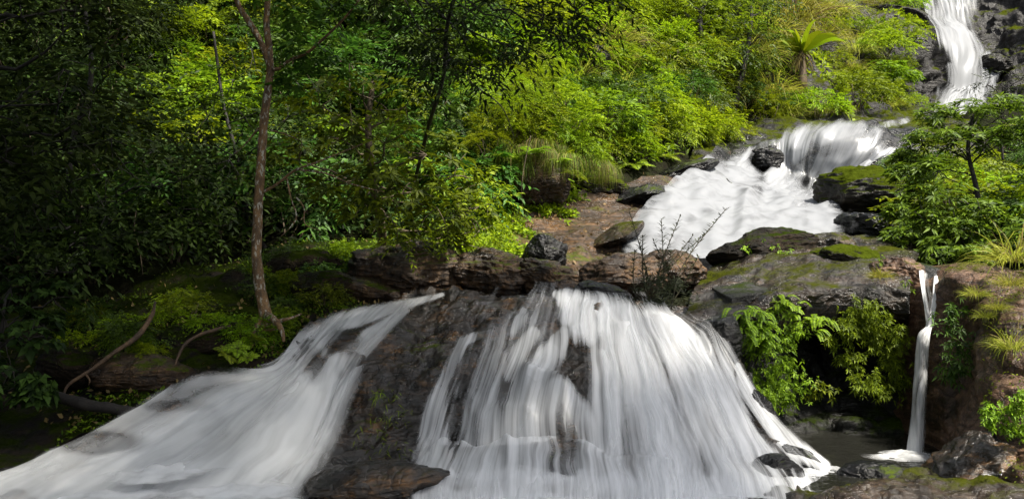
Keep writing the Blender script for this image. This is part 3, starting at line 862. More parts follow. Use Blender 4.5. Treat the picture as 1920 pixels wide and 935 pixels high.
def ragged(px, py, amt=.25, sx=60, sy=60, seed=0):
    return amt * fbm(np.stack([px / sx, py / sy, np.full_like(px, seed)], -1), 3)

def left_dens(px, py, A, k=1.0):
    d = stroke(px, py, [(830, 552, 4, .6), (770, 568, 9, .8), (700, 588, 15, .85), (630, 608, 20, .85), (575, 650, 26, .9), (535, 705, 40, .95), (440, 770, 60, 1.0), (300, 860, 80, 1.0), (150, 960, 90, 1.0)])
    d = np.maximum(d, stroke(px, py, [(760, 580, 8, .8), (715, 615, 15, .95), (665, 655, 24, 1.0), (625, 710, 40, 1.05), (570, 790, 60, 1.1), (480, 900, 80, 1.15), (380, 1000, 100, 1.2)]))
    d = np.maximum(d, stroke(px, py, [(640, 625, 20, .42), (600, 680, 40, .5), (560, 730, 50, .95), (480, 820, 90, 1.1), (360, 930, 120, 1.2)]))
    d = np.maximum(d, stroke(px, py, [(470, 712, 16, .7), (380, 718, 16, .6), (310, 745, 20, .6), (230, 800, 26, .55), (140, 850, 30, .6), (60, 900, 40, .75), (-40, 950, 50, .9)]))
    d = np.maximum(d, stroke(px, py, [(260, 790, 8, .55), (190, 805, 9, .6), (110, 845, 14, .7), (30, 905, 24, .8), (-60, 950, 40, .9)]))
    d = np.maximum(d, blob(px, py, 330, 930, 300, 110, 1.2))
    d0 = d
    d = d - blob(px, py, 645, 640, 50, 36, .5) - blob(px, py, 590, 690, 34, 46, .38) - blob(px, py, 190, 830, 110, 30, .6) - blob(px, py, 400, 800, 40, 50, .15) - blob(px, py, 330, 760, 90, 16, .25)
    d = np.maximum(d, .42 * d0)
    return np.clip(d + ragged(px, py, .10, 50, 50, 2), 0, 1.3)

def main_dens(px, py, A):
    d = stroke(px, py, [(985, 548, 10, .28), (1000, 575, 60, .26), (960, 620, 70, .22), (930, 700, 80, .22), (900, 800, 90, .22), (870, 870, 80, .6)])
    S = [
        [(905, 625, 8, .5), (868, 640, 10, .7), (848, 680, 11, .7), (830, 720, 12, .8), (815, 765, 20, .85), (808, 820, 22, .85), (805, 870, 28, .9)],
        [(975, 590, 18, .55), (935, 625, 24, .8), (918, 680, 24, .85), (905, 740, 28, .9), (895, 800, 34, .85), (885, 870, 40, .95)],
        [(1000, 625, 14, .7), (975, 660, 18, .75), (962, 700, 20, .6)],
        [(1060, 620, 12, .5), (1035, 660, 22, .9), (1000, 710, 34, .85), (985, 770, 45, .85), (960, 860, 60, .95)],
        [(1040, 725, 22, .95), (1020, 770, 40, .85), (990, 830, 60, .8), (960, 890, 80, 1.0)],
        [(1050, 725, 20, .9), (1085, 770, 26, .75), (1105, 820, 30, .65), (1115, 880, 30, .9)],
        [(1055, 735, 16, .7), (1060, 790, 28, .5), (1064, 870, 40, .75)],
        [(1045, 552, 9, .75), (1062, 565, 14, .95), (1075, 590, 26, .95), (1110, 610, 40, .9)],
        [(1060, 560, 18, .8), (1110, 585, 34, .9), (1170, 615, 60, .95), (1180, 660, 70, .95), (1200, 740, 85, 1.0), (1220, 840, 105, 1.0), (1230, 960, 130, 1.15)],
        [(1150, 590, 24, .8), (1230, 620, 50, .95), (1290, 670, 62, 1.0), (1340, 760, 72, 1.0), (1390, 860, 85, 1.05), (1420, 960, 90, 1.2)],
        [(1240, 600, 16, .55), (1300, 630, 24, .6), (1330, 660, 22, .8), (1358, 730, 22, .7), (1395, 820, 28, .8), (1455, 890, 44, .95)],
        [(1270, 598, 10, .25), (1330, 620, 20, .25)],
        [(1350, 650, 8, .3), (1362, 690, 8, .25), (1370, 720, 6, .2)],
    ]
    for s_ in S: d = np.maximum(d, stroke(px, py, s_))
    d = np.maximum(d - stroke(px, py, [(1385, 700, 8, .8), (1405, 745, 13, .85), (1435, 800, 15, .85), (1475, 850, 10, .6)]), 0)
    d = d * (.80 + .20 * sstep(1040, 1110, px))
    d0 = d
    d = d - blob(px, py, 1094, 690, 20, 70, .42) - blob(px, py, 1076, 700, 12, 60, .15) - blob(px, py, 1062, 832, 30, 44, .16) - blob(px, py, 1040, 800, 14, 40, .12) - blob(px, py, 1130, 640, 20, 24, .2)
    d = d - blob(px, py, 1180, 830, 26, 90, .22) - blob(px, py, 1330, 840, 26, 110, .2) - blob(px, py, 855, 800, 20, 70, .25)
    d = np.maximum(d, .45 * d0)
    base = sstep(866, 896, py + ragged(px, py, 26, 40, 400, 5)) * sstep(735, 800, px) * (1 - sstep(1500, 1590, px))
    d = np.maximum(d, base * (.92 + .25 * sstep(900, 960, py)))
    d = d - blob(px, py, 860, 905, 40, 22, .35) - blob(px, py, 790, 905, 40, 26, .5)
    side = stroke(px, py, [(1383, 685, 6, .8), (1395, 720, 13, .9), (1420, 760, 14, .85), (1450, 800, 16, .85), (1490, 840, 18, .9), (1545, 872, 14, .9)])
    d = np.maximum(d, side)
    return np.clip(d + ragged(px, py, .10, 26, 90, 9), 0, 1.3)

wl = water_sheet("waterfall", CL[:5], 200, 320, .115, left_dens, M["silk"], wob=.06, wfreq=1.2, asp=.7, octv=2, seed=1)
tag(wl, "smooth white wash of water sliding down at the lower left", "waterfall", kind="structure")
w2 = water_sheet("outer_veil", CL[:5], 160, 260, .19, lambda x, y, A: np.clip(left_dens(x, y, A) - .32, 0, .7), M["silk"], wob=.04, seed=4)
w2.parent = wl
LEDGES = [(905, 1000, 618, .10), (985, 1075, 724, .16), (1080, 1330, 625, .12), (835, 905, 640, .08), (800, 900, 748, .08), (880, 960, 690, .06), (1000, 1080, 640, .08), (1290, 1400, 662, .08), (900, 1010, 790, .06), (950, 1135, 866, .17), (760, 965, 874, .16), (1125, 1260, 888, .10)]
wm = water_sheet("waterfall", CL[3:], 420, 320, .13, main_dens, M["water"], wob=.018, seed=2, ledges=LEDGES)
tag(wm, "broad white near fall spreading over the dark cliff", "waterfall", kind="structure")
w3 = water_sheet("outer_veil", CL[3:], 340, 260, .19, lambda x, y, A: np.clip(main_dens(x, y, A) - .5, 0, .6), M["water"], wob=.03, seed=7)
w3.parent = wm

def foam_patch(name, cx, cy, Y, rx, ry, dens, seed, parent=None):
    """low mound of spray where falling water lands: rx across, ry along the ground, metres"""
    n = 60
    c = P(cx, cy, Y)
    g = np.linspace(-1, 1, n)
    X, Z = np.meshgrid(g, g, indexing='ij')
    r = np.hypot(X, Z)
    A = np.stack([c[0] + X * rx, c[1] + Z * ry, c[2] + .05 * np.clip(1 - r, 0, 1) + 0 * X], -1)
    q = np.stack([X * rx * 4 + seed, Z * ry * 4, 0 * X], -1)
    A[..., 2] += .035 * fbm(q, 4) * np.clip(1.1 - r, 0, 1)
    d = np.clip(dens * (1 - sstep(.3, 1.0, r + .18 * fbm(q * .6, 3))), 0, 1.2)
    me = mk_mesh(name, A.reshape(-1, 3), grid_faces(n, n), M["near_foam"], uv=np.stack([X * rx, Z * ry], -1).reshape(-1, 2), attrs={"flow": d.reshape(-1)})
    o = link(name, me)
    if parent is not None: o.parent = parent
    return o

for i, (cx, cy, Y, rx, ry, dd) in enumerate([(830, 900, 7.6, .5, .5, .85), (960, 895, 7.6, .6, .5, .95), (1110, 905, 7.5, .6, .5, .95), (1010, 945, 7.0, .9, .4, 1.0), (1260, 925, 7.3, .7, .5, 1.0), (1400, 915, 7.5, .5, .5, 1.0), (1510, 892, 7.95, .5, .35, .75), (1240, 955, 6.95, 1.0, .4, 1.1)]):
    foam_patch("splash_foam", cx, cy, Y, rx, ry, dd, i * 3.7, wm)
for i, (cx, cy, Y, rx, ry, dd) in enumerate([(300, 880, 7.3, .8, .6, .9), (430, 925, 7.0, .8, .5, 1.0), (180, 935, 6.8, .8, .5, .9)]):
    foam_patch("splash_foam", cx, cy, Y, rx, ry, dd, 31 + i * 3.7, wl)

def mid_dens(px, py, A, part):
    S = [
        # dome
        [(1615, 240, 14, .9), (1560, 250, 22, .95), (1500, 268, 28, 1.0), (1468, 295, 22, 1.0), (1455, 335, 22, 1.05)],
        [(1615, 246, 14, .8), (1560, 280, 34, .75), (1530, 320, 36, .62), (1510, 355, 34, .62)],
        [(1640, 250, 16, .9), (1625, 285, 36, .95), (1595, 320, 36, .9), (1560, 355, 24, .8)],
        [(1695, 289, 10, .9), (1650, 298, 22, .95), (1590, 345, 20, .9)],
        [(1470, 266, 7, .7), (1436, 270, 8, .6), (1410, 284, 9, .6), (1396, 310, 14, .9)],
        # foam ramp
        [(1325, 308, 16, .9), (1318, 345, 40, 1.1), (1280, 385, 50, 1.1), (1240, 425, 46, 1.05), (1215, 465, 36, .95), (1205, 510, 26, .8)],
        [(1390, 330, 34, 1.1), (1375, 370, 60, 1.15), (1340, 420, 74, 1.15), (1310, 480, 70, 1.0)],
        [(1460, 362, 40, 1.1), (1465, 395, 60, 1.15), (1465, 430, 66, 1.1), (1440, 470, 60, 1.0)],
        [(1525, 385, 26, 1.0), (1540, 410, 34, 1.1), (1535, 440, 36, 1.0)],
    ]
    d = np.zeros(px.shape)
    for s_ in (S[5:] if part else S[:5]): d = np.maximum(d, stroke(px, py, s_))
    d = d - blob(px, py, 1545, 280, 44, 22, .34) - blob(px, py, 1522, 348, 36, 34, .28) - blob(px, py, 1432, 302, 40, 24, .8)
    d = d - blob(px, py, 1420, 356, 40, 12, .3) - blob(px, py, 1390, 350, 16, 10, .3) - blob(px, py, 1330, 395, 30, 10, .22) - blob(px, py, 1440, 405, 40, 10, .2)
    return np.clip(d + ragged(px, py, .14, 26, 22, 21), 0, 1.3)

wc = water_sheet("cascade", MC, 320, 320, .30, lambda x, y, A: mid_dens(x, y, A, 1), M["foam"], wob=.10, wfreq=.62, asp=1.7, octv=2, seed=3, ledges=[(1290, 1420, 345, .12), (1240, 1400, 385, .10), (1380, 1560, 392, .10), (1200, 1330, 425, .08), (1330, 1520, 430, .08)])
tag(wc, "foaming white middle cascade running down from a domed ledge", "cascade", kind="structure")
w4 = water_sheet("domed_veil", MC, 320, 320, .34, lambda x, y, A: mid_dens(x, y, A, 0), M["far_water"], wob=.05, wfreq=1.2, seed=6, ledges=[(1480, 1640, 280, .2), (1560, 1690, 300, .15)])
w4.parent = wc

def up_dens(px, py, A):
    S = [
        [(1742, -40, 14, .8), (1742, 20, 15, .8), (1735, 60, 10, .6)],
        [(1790, -40, 40, 1.0), (1785, 20, 36, .95), (1785, 60, 30, .95), (1800, 85, 24, 1.0), (1812, 110, 26, 1.0), (1818, 140, 24, 1.1), (1815, 165, 34, 1.1), (1805, 200, 44, 1.1), (1790, 230, 44, .9)],
        [(1755, -40, 30, .7), (1762, 55, 26, .75)],
        [(1812, 70, 16, .8), (1830, 95, 16, .7)],
        [(1850, 112, 14, .8), (1868, 118, 10, .8), (1856, 140, 16, .8), (1840, 165, 18, .8)],
        [(1782, 125, 8, .6), (1790, 150, 12, .8)],
    ]
    d = np.zeros(px.shape)
    for s_ in S: d = np.maximum(d, stroke(px, py, s_))
    return np.clip(d + ragged(px, py, .12, 12, 40, 31), 0, 1.3)
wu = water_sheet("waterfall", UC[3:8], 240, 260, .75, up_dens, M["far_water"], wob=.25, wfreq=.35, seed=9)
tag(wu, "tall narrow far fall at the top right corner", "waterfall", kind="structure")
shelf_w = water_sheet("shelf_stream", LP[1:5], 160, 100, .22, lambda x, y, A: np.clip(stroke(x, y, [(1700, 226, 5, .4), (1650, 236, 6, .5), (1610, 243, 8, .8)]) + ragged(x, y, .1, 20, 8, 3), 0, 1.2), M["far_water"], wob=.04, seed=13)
shelf_w.parent = wu

TF = [
    [(1722, 508, 10.3), (1724, 522, 9.85), (1729, 550, 9.62), (1736, 585, 9.52), (1738, 612, 9.47), (1722, 632, 9.35), (1716, 700, 9.22), (1710, 780, 9.05), (1700, 855, 8.78)],
    [(1738, 512, 10.3), (1742, 524, 9.8), (1743, 550, 9.58), (1743, 585, 9.48), (1743, 612, 9.42), (1732, 632, 9.28), (1727, 700, 9.14), (1722, 780, 8.98), (1716, 856, 8.72)],
    [(1754, 518, 10.3), (1758, 530, 9.75), (1756, 552, 9.6), (1750, 585, 9.5), (1748, 612, 9.44), (1742, 630, 9.32), (1737, 700, 9.18), (1733, 780, 9.0), (1730, 855, 8.76)],
]
def thin_dens(px, py, A):
    d = np.maximum(stroke(px, py, [(1726, 510, 6, 1.1), (1730, 545, 6, 1.0), (1738, 590, 6, 1.0), (1742, 620, 8, 1.1)]), stroke(px, py, [(1756, 520, 4, 1.2), (1754, 555, 5, 1.2), (1747, 600, 7, 1.2), (1733, 632, 13, 1.0), (1727, 690, 14, .85), (1722, 780, 14, .75), (1714, 850, 17, .95)]))
    d = np.maximum(d, stroke(px, py, [(1736, 515, 4, .4), (1745, 560, 4, .45), (1742, 610, 7, .6)]))
    return np.clip(d + ragged(px, py, .1, 6, 60, 17), 0, 1.1)
wt = water_sheet("waterfall", TF, 60, 260, .02, thin_dens, M["water"], wob=.015, wfreq=3, seed=5)
tag(wt, "thin trickling fall dropping beside the reddish rock into the pool", "waterfall", kind="structure")
foam_patch("splash_foam", 1695, 857, 8.6, .52, .34, .55, 77, wt)
foam_patch("splash_foam", 1570, 884, 8.1, .3, .14, .55, 79, wt)

# ------------------------------------------------------------------ foliage kit
def unit(v):
    return v / (np.linalg.norm(v, axis=-1, keepdims=True) + 1e-9)

def leaves(pos, d, n, L, w, droop=.15, fold=.12, bulge=.45):
    """one folded pointed leaf per row"""
    pos, d, n = (np.asarray(x, float).reshape(-1, 3) for x in (pos, d, n))
    d = unit(d)
    s = unit(np.cross(n, d))
    n = np.cross(d, s)
    L = np.broadcast_to(np.asarray(L, float), (len(pos),))[:, None]
    w = np.broadcast_to(np.asarray(w, float), (len(pos),))[:, None]
    dn = np.array([0, 0, -1.0])
    base = pos
    mid = pos + d * L * .5 - n * w * fold + dn * L * droop * .25
    lf = pos + d * L * bulge + s * w * .5 + n * w * fold + dn * L * droop * .2
    rt = pos + d * L * bulge - s * w * .5 + n * w * fold + dn * L * droop * .2
    tip = pos + d * L + dn * L * droop
    V = np.stack([base, lf, tip, rt, mid], 1).reshape(-1, 3)
    o = np.arange(len(pos))[:, None] * 5
    q = np.concatenate([o + np.array([[0, 4, 2, 1]]), o + np.array([[0, 3, 2, 4]])], 0)
    return V, q

def blades(pos, d0, L, w, bend, seg=4, rng=RNG):
    """grass blades or long straps, bending over"""
    pos, d0 = np.asarray(pos, float), unit(np.asarray(d0, float))
    N = len(pos)
    L = np.broadcast_to(np.asarray(L, float), (N,)); w = np.broadcast_to(np.asarray(w, float), (N,)); bend = np.broadcast_to(np.asarray(bend, float), (N,))
    s = unit(np.cross(d0, rng.normal(size=(N, 3))))
    V = []
    p, d = pos.copy(), d0.copy()
    for k in range(seg + 1):
        t = k / seg
        ww = w * (1 - t ** 1.6) * (.6 + .8 * min(t * 3, 1)) * .5 + w * .02
        V.append(p + s * ww[:, None]); V.append(p - s * ww[:, None])
        d = unit(d + np.array([0, 0, -1.0]) * (bend / seg * (1 + t))[:, None])
        p = p + d * (L / seg)[:, None]
    V = np.stack(V, 1)
    o = np.arange(N)[:, None] * (2 * (seg + 1))
    q = np.concatenate([o + np.array([[2 * k, 2 * k + 1, 2 * k + 3, 2 * k + 2]]) for k in range(seg)], 0)
    return V.reshape(-1, 3), q

def sprays(o, d, up, ln, K, L, w, droop=.35, ang=55, rng=RNG, ldroop=.2, fold=.12):
    """leafy twigs: K leaves alternating along each"""
    S = len(o)
    d, up = unit(d), np.asarray(up, float)
    side = unit(np.cross(up, d))
    up = np.cross(d, side)
    ln = np.broadcast_to(np.asarray(ln, float), (S,))
    t = np.linspace(.12, 1, K)
    sg = np.where(np.arange(K) % 2 == 0, 1.0, -1.0)
    a = np.radians(ang) * np.where(np.arange(K) == K - 1, .05, 1)
    pos = o[:, None] + d[:, None] * (ln[:, None] * t)[..., None] + np.array([0, 0, -1.0]) * (droop * ln[:, None] * t ** 2)[..., None]
    a = a + rng.normal(size=(S, K)) * .22
    ld = d[:, None] * np.cos(a)[..., None] + side[:, None] * (np.sin(a) * sg)[..., None] + np.array([0, 0, -1.0]) * (droop * t * .8)[None, :, None]
    ld = ld + rng.normal(size=ld.shape) * .12
    nn = up[:, None] + rng.normal(size=ld.shape) * .25
    sc = (.75 + .5 * rng.rand(S, K)) * (1 - .25 * t)
    return leaves(pos, ld, nn, (L * sc).reshape(-1), (w * sc).reshape(-1), droop=ldroop, fold=fold)

def whorls(o, d, K, L, w, rng=RNG, droop=.25, flat=.25):
    """a ring of K leaves round each twig end"""
    S = len(o)
    d = unit(d)
    a = unit(np.cross(d, rng.normal(size=(S, 3))))
    b = np.cross(d, a)
    th = np.linspace(0, 2 * math.pi, K, endpoint=False)[None] + rng.rand(S, 1) * 6 + rng.normal(size=(S, K)) * .2
    ld = a[:, None] * np.cos(th)[..., None] + b[:, None] * np.sin(th)[..., None] + d[:, None] * (flat + .3 * rng.rand(S, K))[..., None]
    nn = d[:, None] + rng.normal(size=ld.shape) * .2
    pos = np.repeat(o[:, None], K, 1) + ld * L * .06
    sc = .7 + .5 * rng.rand(S, K)
    return leaves(pos, ld, nn, (L * sc).reshape(-1), (w * sc).reshape(-1), droop=droop)

def crown(rng, clumps, style, L, w, nsp, K=9, sl=.4, droop=.35, fill=1.0):
    """foliage on a list of clumps (centre, radius)"""
    mb = MB()
    allc = np.array([c for c, r in clumps]).mean(0)
    for c, r in clumps:
        c = np.asarray(c, float)
        n = max(3, int(nsp * (.75 + .5 * rng.rand())))
        dirs = unit(rng.normal(size=(n, 3)) * np.array([1, 1, .75]) + np.array([0, 0, .35]) + .6 * unit(c - allc))
        o = c + dirs * r * (.35 + .65 * rng.rand(n, 1) ** .5) * np.array([1, 1, .72])
        up = np.array([0, 0, 1.0]) + .55 * dirs + rng.normal(size=(n, 3)) * .15
        if style == "spray":
            dd = dirs * np.array([1, 1, .55]) + rng.normal(size=(n, 3)) * .35
            mb.add(*sprays(o, dd, up, sl * (.7 + .6 * rng.rand(n)), K, L, w, droop=droop, rng=rng))
        elif style == "whorl":
            mb.add(*whorls(o, dirs * .5 + np.array([0, 0, .8]) + rng.normal(size=(n, 3)) * .3, K, L, w, rng=rng, droop=droop))
        elif style == "fern":
            dd = dirs * np.array([1, 1, .6]) + np.array([0, 0, .35])
            mb.add(*sprays(o, dd, up, sl * (.7 + .6 * rng.rand(n)), K, L, w, droop=droop + .3, ang=72, rng=rng, ldroop=.1, fold=.05))
    return mb

def limb(a, b, r0, r1, rng, n=7, wig=.08, sag=0.0):
    a, b = np.asarray(a, float), np.asarray(b, float)
    t = np.linspace(0, 1, n)[:, None]
    ln = np.linalg.norm(b - a)
    p = a * (1 - t) + b * t + np.sin(t * math.pi) * rng.normal(size=3) * ln * wig + rng.normal(size=(n, 3)) * ln * .018 * np.sin(t * math.pi)
    p[:, 2] += sag * ln * np.sin(t * math.pi)[:, 0]
    return tube(p, np.linspace(r0, r1, n), 6)

def shrub_parts(seed, R, ncl, style, L, w, nsp, leafm, K=9, sl=.35, droop=.35, cr=.45, stem=None, low=-.1):
    rng = np.random.RandomState(seed)
    R = np.asarray(R, float)
    cl = []
    for k in range(ncl):
        v = unit(rng.normal(size=3))
        v[2] = abs(v[2]) * 1.0 + low
        rr = .55 + .45 * rng.rand() ** .6
        cl.append((v * R * rr + np.array([0, 0, R[2] * .35]), R.mean() * cr * (.7 + .6 * rng.rand())))
    fol = crown(rng, cl, style, L, w, nsp, K, sl, droop).mesh("foliage", leafm)
    sb = MB()
    for c, r in cl:
        if rng.rand() < .55:
            sb.add(*limb((rng.normal() * .05, rng.normal() * .05, -.25), c, .022 * R.mean() + .004, .005, rng))
    if not sb.n: sb.add(*limb((0, 0, -.2), (0, 0, R[2]), .02, .005, rng))
    return fol, sb.mesh("stem", stem or M["twig"])

def plant(name, parts, loc, rz=0.0, s=1.0, label=None, cat="shrub", group=None, tilt=(0, 0), names=("foliage", "stem")):
    e = empty(name, loc)
    e.rotation_euler = (tilt[0], tilt[1], rz)
    e.scale = (s, s, s) if np.isscalar(s) else s
    for nm, me in zip(names, parts):
        if me is not None: link(nm, me, e)
    return tag(e, label, cat, group)

def fern_parts(seed, nfr=9, fl=.5, npin=16, leafm=None, up=.9, pin=.28):
    rng = np.random.RandomState(seed)
    mb, st = MB(), MB()
    for k in range(nfr):
        az = 2 * math.pi * (k + .6 * rng.rand()) / nfr
        d = np.array([math.cos(az), math.sin(az), up * (.6 + .7 * rng.rand())]); d /= np.linalg.norm(d)
        L = fl * (.7 + .5 * rng.rand())
        t = np.linspace(0, 1, 9)
        c = d * (L * t)[:, None] + np.array([0, 0, -1]) * (.55 * L * t ** 2.2)[:, None]
        st.add(*tube(c, np.linspace(.006, .002, 9) * fl / .5, 4))
        tp = np.linspace(.16, 1, npin)
        cp = np.stack([np.interp(tp, t, c[:, i]) for i in range(3)], 1)
        tg = unit(np.gradient(cp, axis=0))
        sd = unit(np.cross(tg, np.array([0, 0, 1.0])))
        nr = np.cross(sd, tg)
        pl_ = pin * L * np.sin(np.clip(tp * 1.02, 0, 1) * math.pi) ** .55 * (1 - .45 * tp) + .012
        for sg in (1, -1):
            dd = sd * sg + tg * .35 + rng.normal(size=sd.shape) * .06
            mb.add(*leaves(cp, dd, nr, pl_, np.full(npin, L / npin * 1.05), droop=.18, fold=.05))
    return mb.mesh("fronds", leafm or M["leaf_fern"]), st.mesh("stem", M["stem_green"])

def grass_parts(seed, n=160, h=.7, spread=.25, bend=1.2, w=.012, mat=None, dry=.15, hang=0.0):
    rng = np.random.RandomState(seed)
    mb = MB()
    for frac, mi in ((1 - dry, 0), (dry, 1)):
        k = int(n * frac)
        if k < 1: continue
        p = rng.normal(size=(k, 3)) * np.array([spread, spread, .02])
        d = np.stack([p[:, 0] / spread * .5, p[:, 1] / spread * .5, np.full(k, 1.0 - hang)], 1) + rng.normal(size=(k, 3)) * .22
        d[:, 1] -= hang * .8
        mb.add(*blades(p, d, h * (.5 + .8 * rng.rand(k)), w * (.7 + .6 * rng.rand(k)), bend * (.5 + .9 * rng.rand(k)), 5, rng), mi)
    return mb.mesh("blades", [mat or M["grass"], M["dry"]])
# ------------------------------------------------------------------ plant kinds (built once, copied with shared meshes)
LIB = {}
def lib(key, fn):
    if key not in LIB: LIB[key] = fn()
    return LIB[key]

for i in range(3):
    LIB["lime", i] = shrub_parts(100 + i, (.8, .8, .7), 15, "spray", .13, .052, 15, M["leaf_lime"], K=10, sl=.36)
    LIB["mid", i] = shrub_parts(110 + i, (.8, .8, .75), 15, "spray", .15, .06, 14, M["leaf_mid"], K=9, sl=.38)
    LIB["whorl", i] = shrub_parts(120 + i, (.85, .85, .7), 16, "whorl", .17, .058, 15, M["leaf_mid"], K=7, sl=.36, droop=.3)
    LIB["deep", i] = shrub_parts(130 + i, (.85, .85, .8), 16, "spray", .14, .055, 15, M["leaf_deep"], K=9, sl=.36)
    LIB["gloom", i] = shrub_parts(135 + i, (.85, .85, .8), 14, "spray", .13, .06, 13, M["leaf_dark"], K=8, sl=.36)  # shrub copy with forest shade put into the leaf colour
    LIB["feather", i] = shrub_parts(140 + i, (.8, .8, .8), 15, "fern", .10, .018, 15, M["leaf_lime"], K=24, sl=.5)
    LIB["fern", i] = fern_parts(150 + i, nfr=11, fl=.75, npin=22)
    LIB["grass", i] = (grass_parts(160 + i, n=320, h=1.0, spread=.22, bend=1.5, w=.016),)
    LIB["hang", i] = (grass_parts(170 + i, n=260, h=1.1, spread=.2, bend=3.2, w=.012, hang=.95, dry=.2, mat=M['hang_grass']),)

def put(kind, px, py, s, label, cat, group, dz=0.0, Y=None, name=None, rng=RNG, squash=1.0):
    p = hit(px, py) if Y is None else P(px, py, Y)
    p = p + np.array([0, 0, dz])
    parts = LIB[kind, rng.randint(3)]
    nm = {"lime": "lime_shrub", "mid": "green_shrub", "whorl": "whorled_shrub", "deep": "dark_shrub", "gloom": "forest_shrub", "feather": "feathery_shrub", "fern": "fern", "grass": "grass_tuft", "hang": "hanging_grass"}[kind]
    sc = s * (.85 + .3 * rng.rand())
    sub = {"fern": ("fronds", "stem"), "grass": ("blades",), "hang": ("blades",)}.get(kind, ("foliage", "stem"))
    if len(parts) == 1:
        o = link(nm, parts[0], loc=p)
        o.rotation_euler = (0, 0, rng.rand() * 6.28 if kind != "hang" else rng.normal() * .3)
        o.scale = (sc, sc, sc * squash)
        return tag(o, label, cat, group)
    return plant(nm, parts, p, rng.rand() * 6.28, (sc, sc, sc * squash), label, cat, group, tilt=(rng.normal() * .12, rng.normal() * .12), names=sub)

# ---- leafy ground layer of the slopes (no one could count it)
def undergrowth(name, n, region, leafm, L, w, seed, lift=.35, label=None):
    rng = np.random.RandomState(seed)
    px = region[0] + (region[1] - region[0]) * rng.rand(n * 3)
    Yd = region[2] + (region[3] - region[2]) * rng.rand(n * 3) ** .8
    x = (px - W / 2) / F * Yd
    z = ground(x, Yd)
    py = H / 2 - (z - EYE) / Yd * F
    lowb = np.interp(px, [-300, 0, 200, 500, 900, 1000, 1200, 1330, 1440, 1620, 1760], region[4])
    ok = (py < lowb)
    cl = fbm(np.stack([x * .9, Yd * .9, z * 0], -1), 3)
    ok &= (cl > -.35) & ~((px < 740) & (py > 340))
    x, Yd, z = x[ok][:n], Yd[ok][:n], z[ok][:n]
    k = len(x)
    e = .4
    nx = -(ground(x + e, Yd) - ground(x - e, Yd)) / (2 * e)
    ny = -(ground(x, Yd + e) - ground(x, Yd - e)) / (2 * e)
    nr = unit(np.stack([nx, ny, np.ones(k)], -1))
    pos = np.stack([x, Yd, z], -1) + nr * (lift * rng.rand(k) ** 1.5)[:, None]
    d = rng.normal(size=(k, 3)) + nr * .6 + np.array([0, -.3, -.3])
    n_ = nr + rng.normal(size=(k, 3)) * .4 + np.array([0, 0, .5])
    sc = .6 + .8 * rng.rand(k)
    V, q = leaves(pos, d, n_, L * sc, w * sc, droop=.25)
    o = link(name, mk_mesh(name, V, q, leafm))
    return tag(o, label, "undergrowth", None, "stuff")
LOW = [620, 590, 560, 500, 455, 370, 310, 285, 235, 205, 185]
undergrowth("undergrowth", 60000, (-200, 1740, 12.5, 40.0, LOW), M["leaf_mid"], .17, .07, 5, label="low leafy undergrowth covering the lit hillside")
undergrowth("undergrowth", 45000, (-300, 900, 10.8, 24.0, LOW), M["leaf_dark"], .13, .06, 6, label="low undergrowth with shade darkened leaves on the forest slope at the left")  # shade of the left slope put into the leaf colour

# ---- hillside shrubs, grass and ferns
GRP = {"lime": "lime shrubs on the hillside", "mid": "green shrubs on the hillside", "whorl": "whorled shrubs on the hillside", "deep": "dark shrubs on the hillside",
       "feather": "feathery shrubs on the hillside", "fern": "ferns on the hillside", "grass": "grass tufts on the hillside", "hang": "hanging grass of the hillside"}
LBL = {"lime": "yellow green leafy shrub on the sunlit hillside", "mid": "bright green leafy shrub on the sunlit hillside", "whorl": "green shrub with leaf rosettes on the sunlit hillside",
       "deep": "deep green dense shrub on the sunlit hillside", "feather": "feathery lime shrub with fine leaflets on the hillside", "fern": "arching green fern among the hillside shrubs", "grass": "tall yellow green grass tuft on the hillside", "hang": "hanging grass"}
hr = np.random.RandomState(42)
LOWX = [-300, 0, 200, 500, 900, 1000, 1200, 1330, 1440, 1620, 1760]
pts = []
tries = 0
while len(pts) < 165 and tries < 6000:
    tries += 1
    px = 820 + 880 * hr.rand()
    low = np.interp(px, LOWX, LOW)
    py = -60 + (low + 60) * hr.rand()
    if px > 1545 and py > 20 and hr.rand() < .75: continue
    if 1425 < px < 1575 and py < 215: continue
    if 1380 < px < 1600 and py < 60: continue
    p = hit(px, py)
    if any(np.linalg.norm(p - q[0]) < .37 * (.6 + p[1] / 40) * 1.5 for q in pts): continue
    pts.append((p, px, py))
for p, px, py in pts:
    w = fbm(np.array([[px / 130, py / 130, 3.3]]), 2)[0]
    r = hr.rand()
    if px > 1380 and py < 140: kind = "grass" if r < .6 else "lime"
    elif w > .25: kind = "deep" if r < .35 else "mid"
    elif w > 0: kind = "mid" if r < .4 else ("whorl" if r < .7 else "feather")
    else: kind = "lime" if r < .5 else ("feather" if r < .75 else ("fern" if r < .88 else "whorl"))
    zone = "in the lower row by the rocks" if py > np.interp(px, LOWX, LOW) - 70 else ("high up the hillside" if py < 90 else "in the middle of the hillside")
    put(kind, px, py, (.46 + .42 * hr.rand()) * (.6 + p[1] / 42), LBL[kind].replace("on the sunlit hillside", zone).replace("among the hillside shrubs", "among shrubs " + zone).replace("on the hillside", zone), "fern" if kind == "fern" else ("grass" if kind == "grass" else "shrub"), GRP[kind] + ", " + zone, rng=hr)
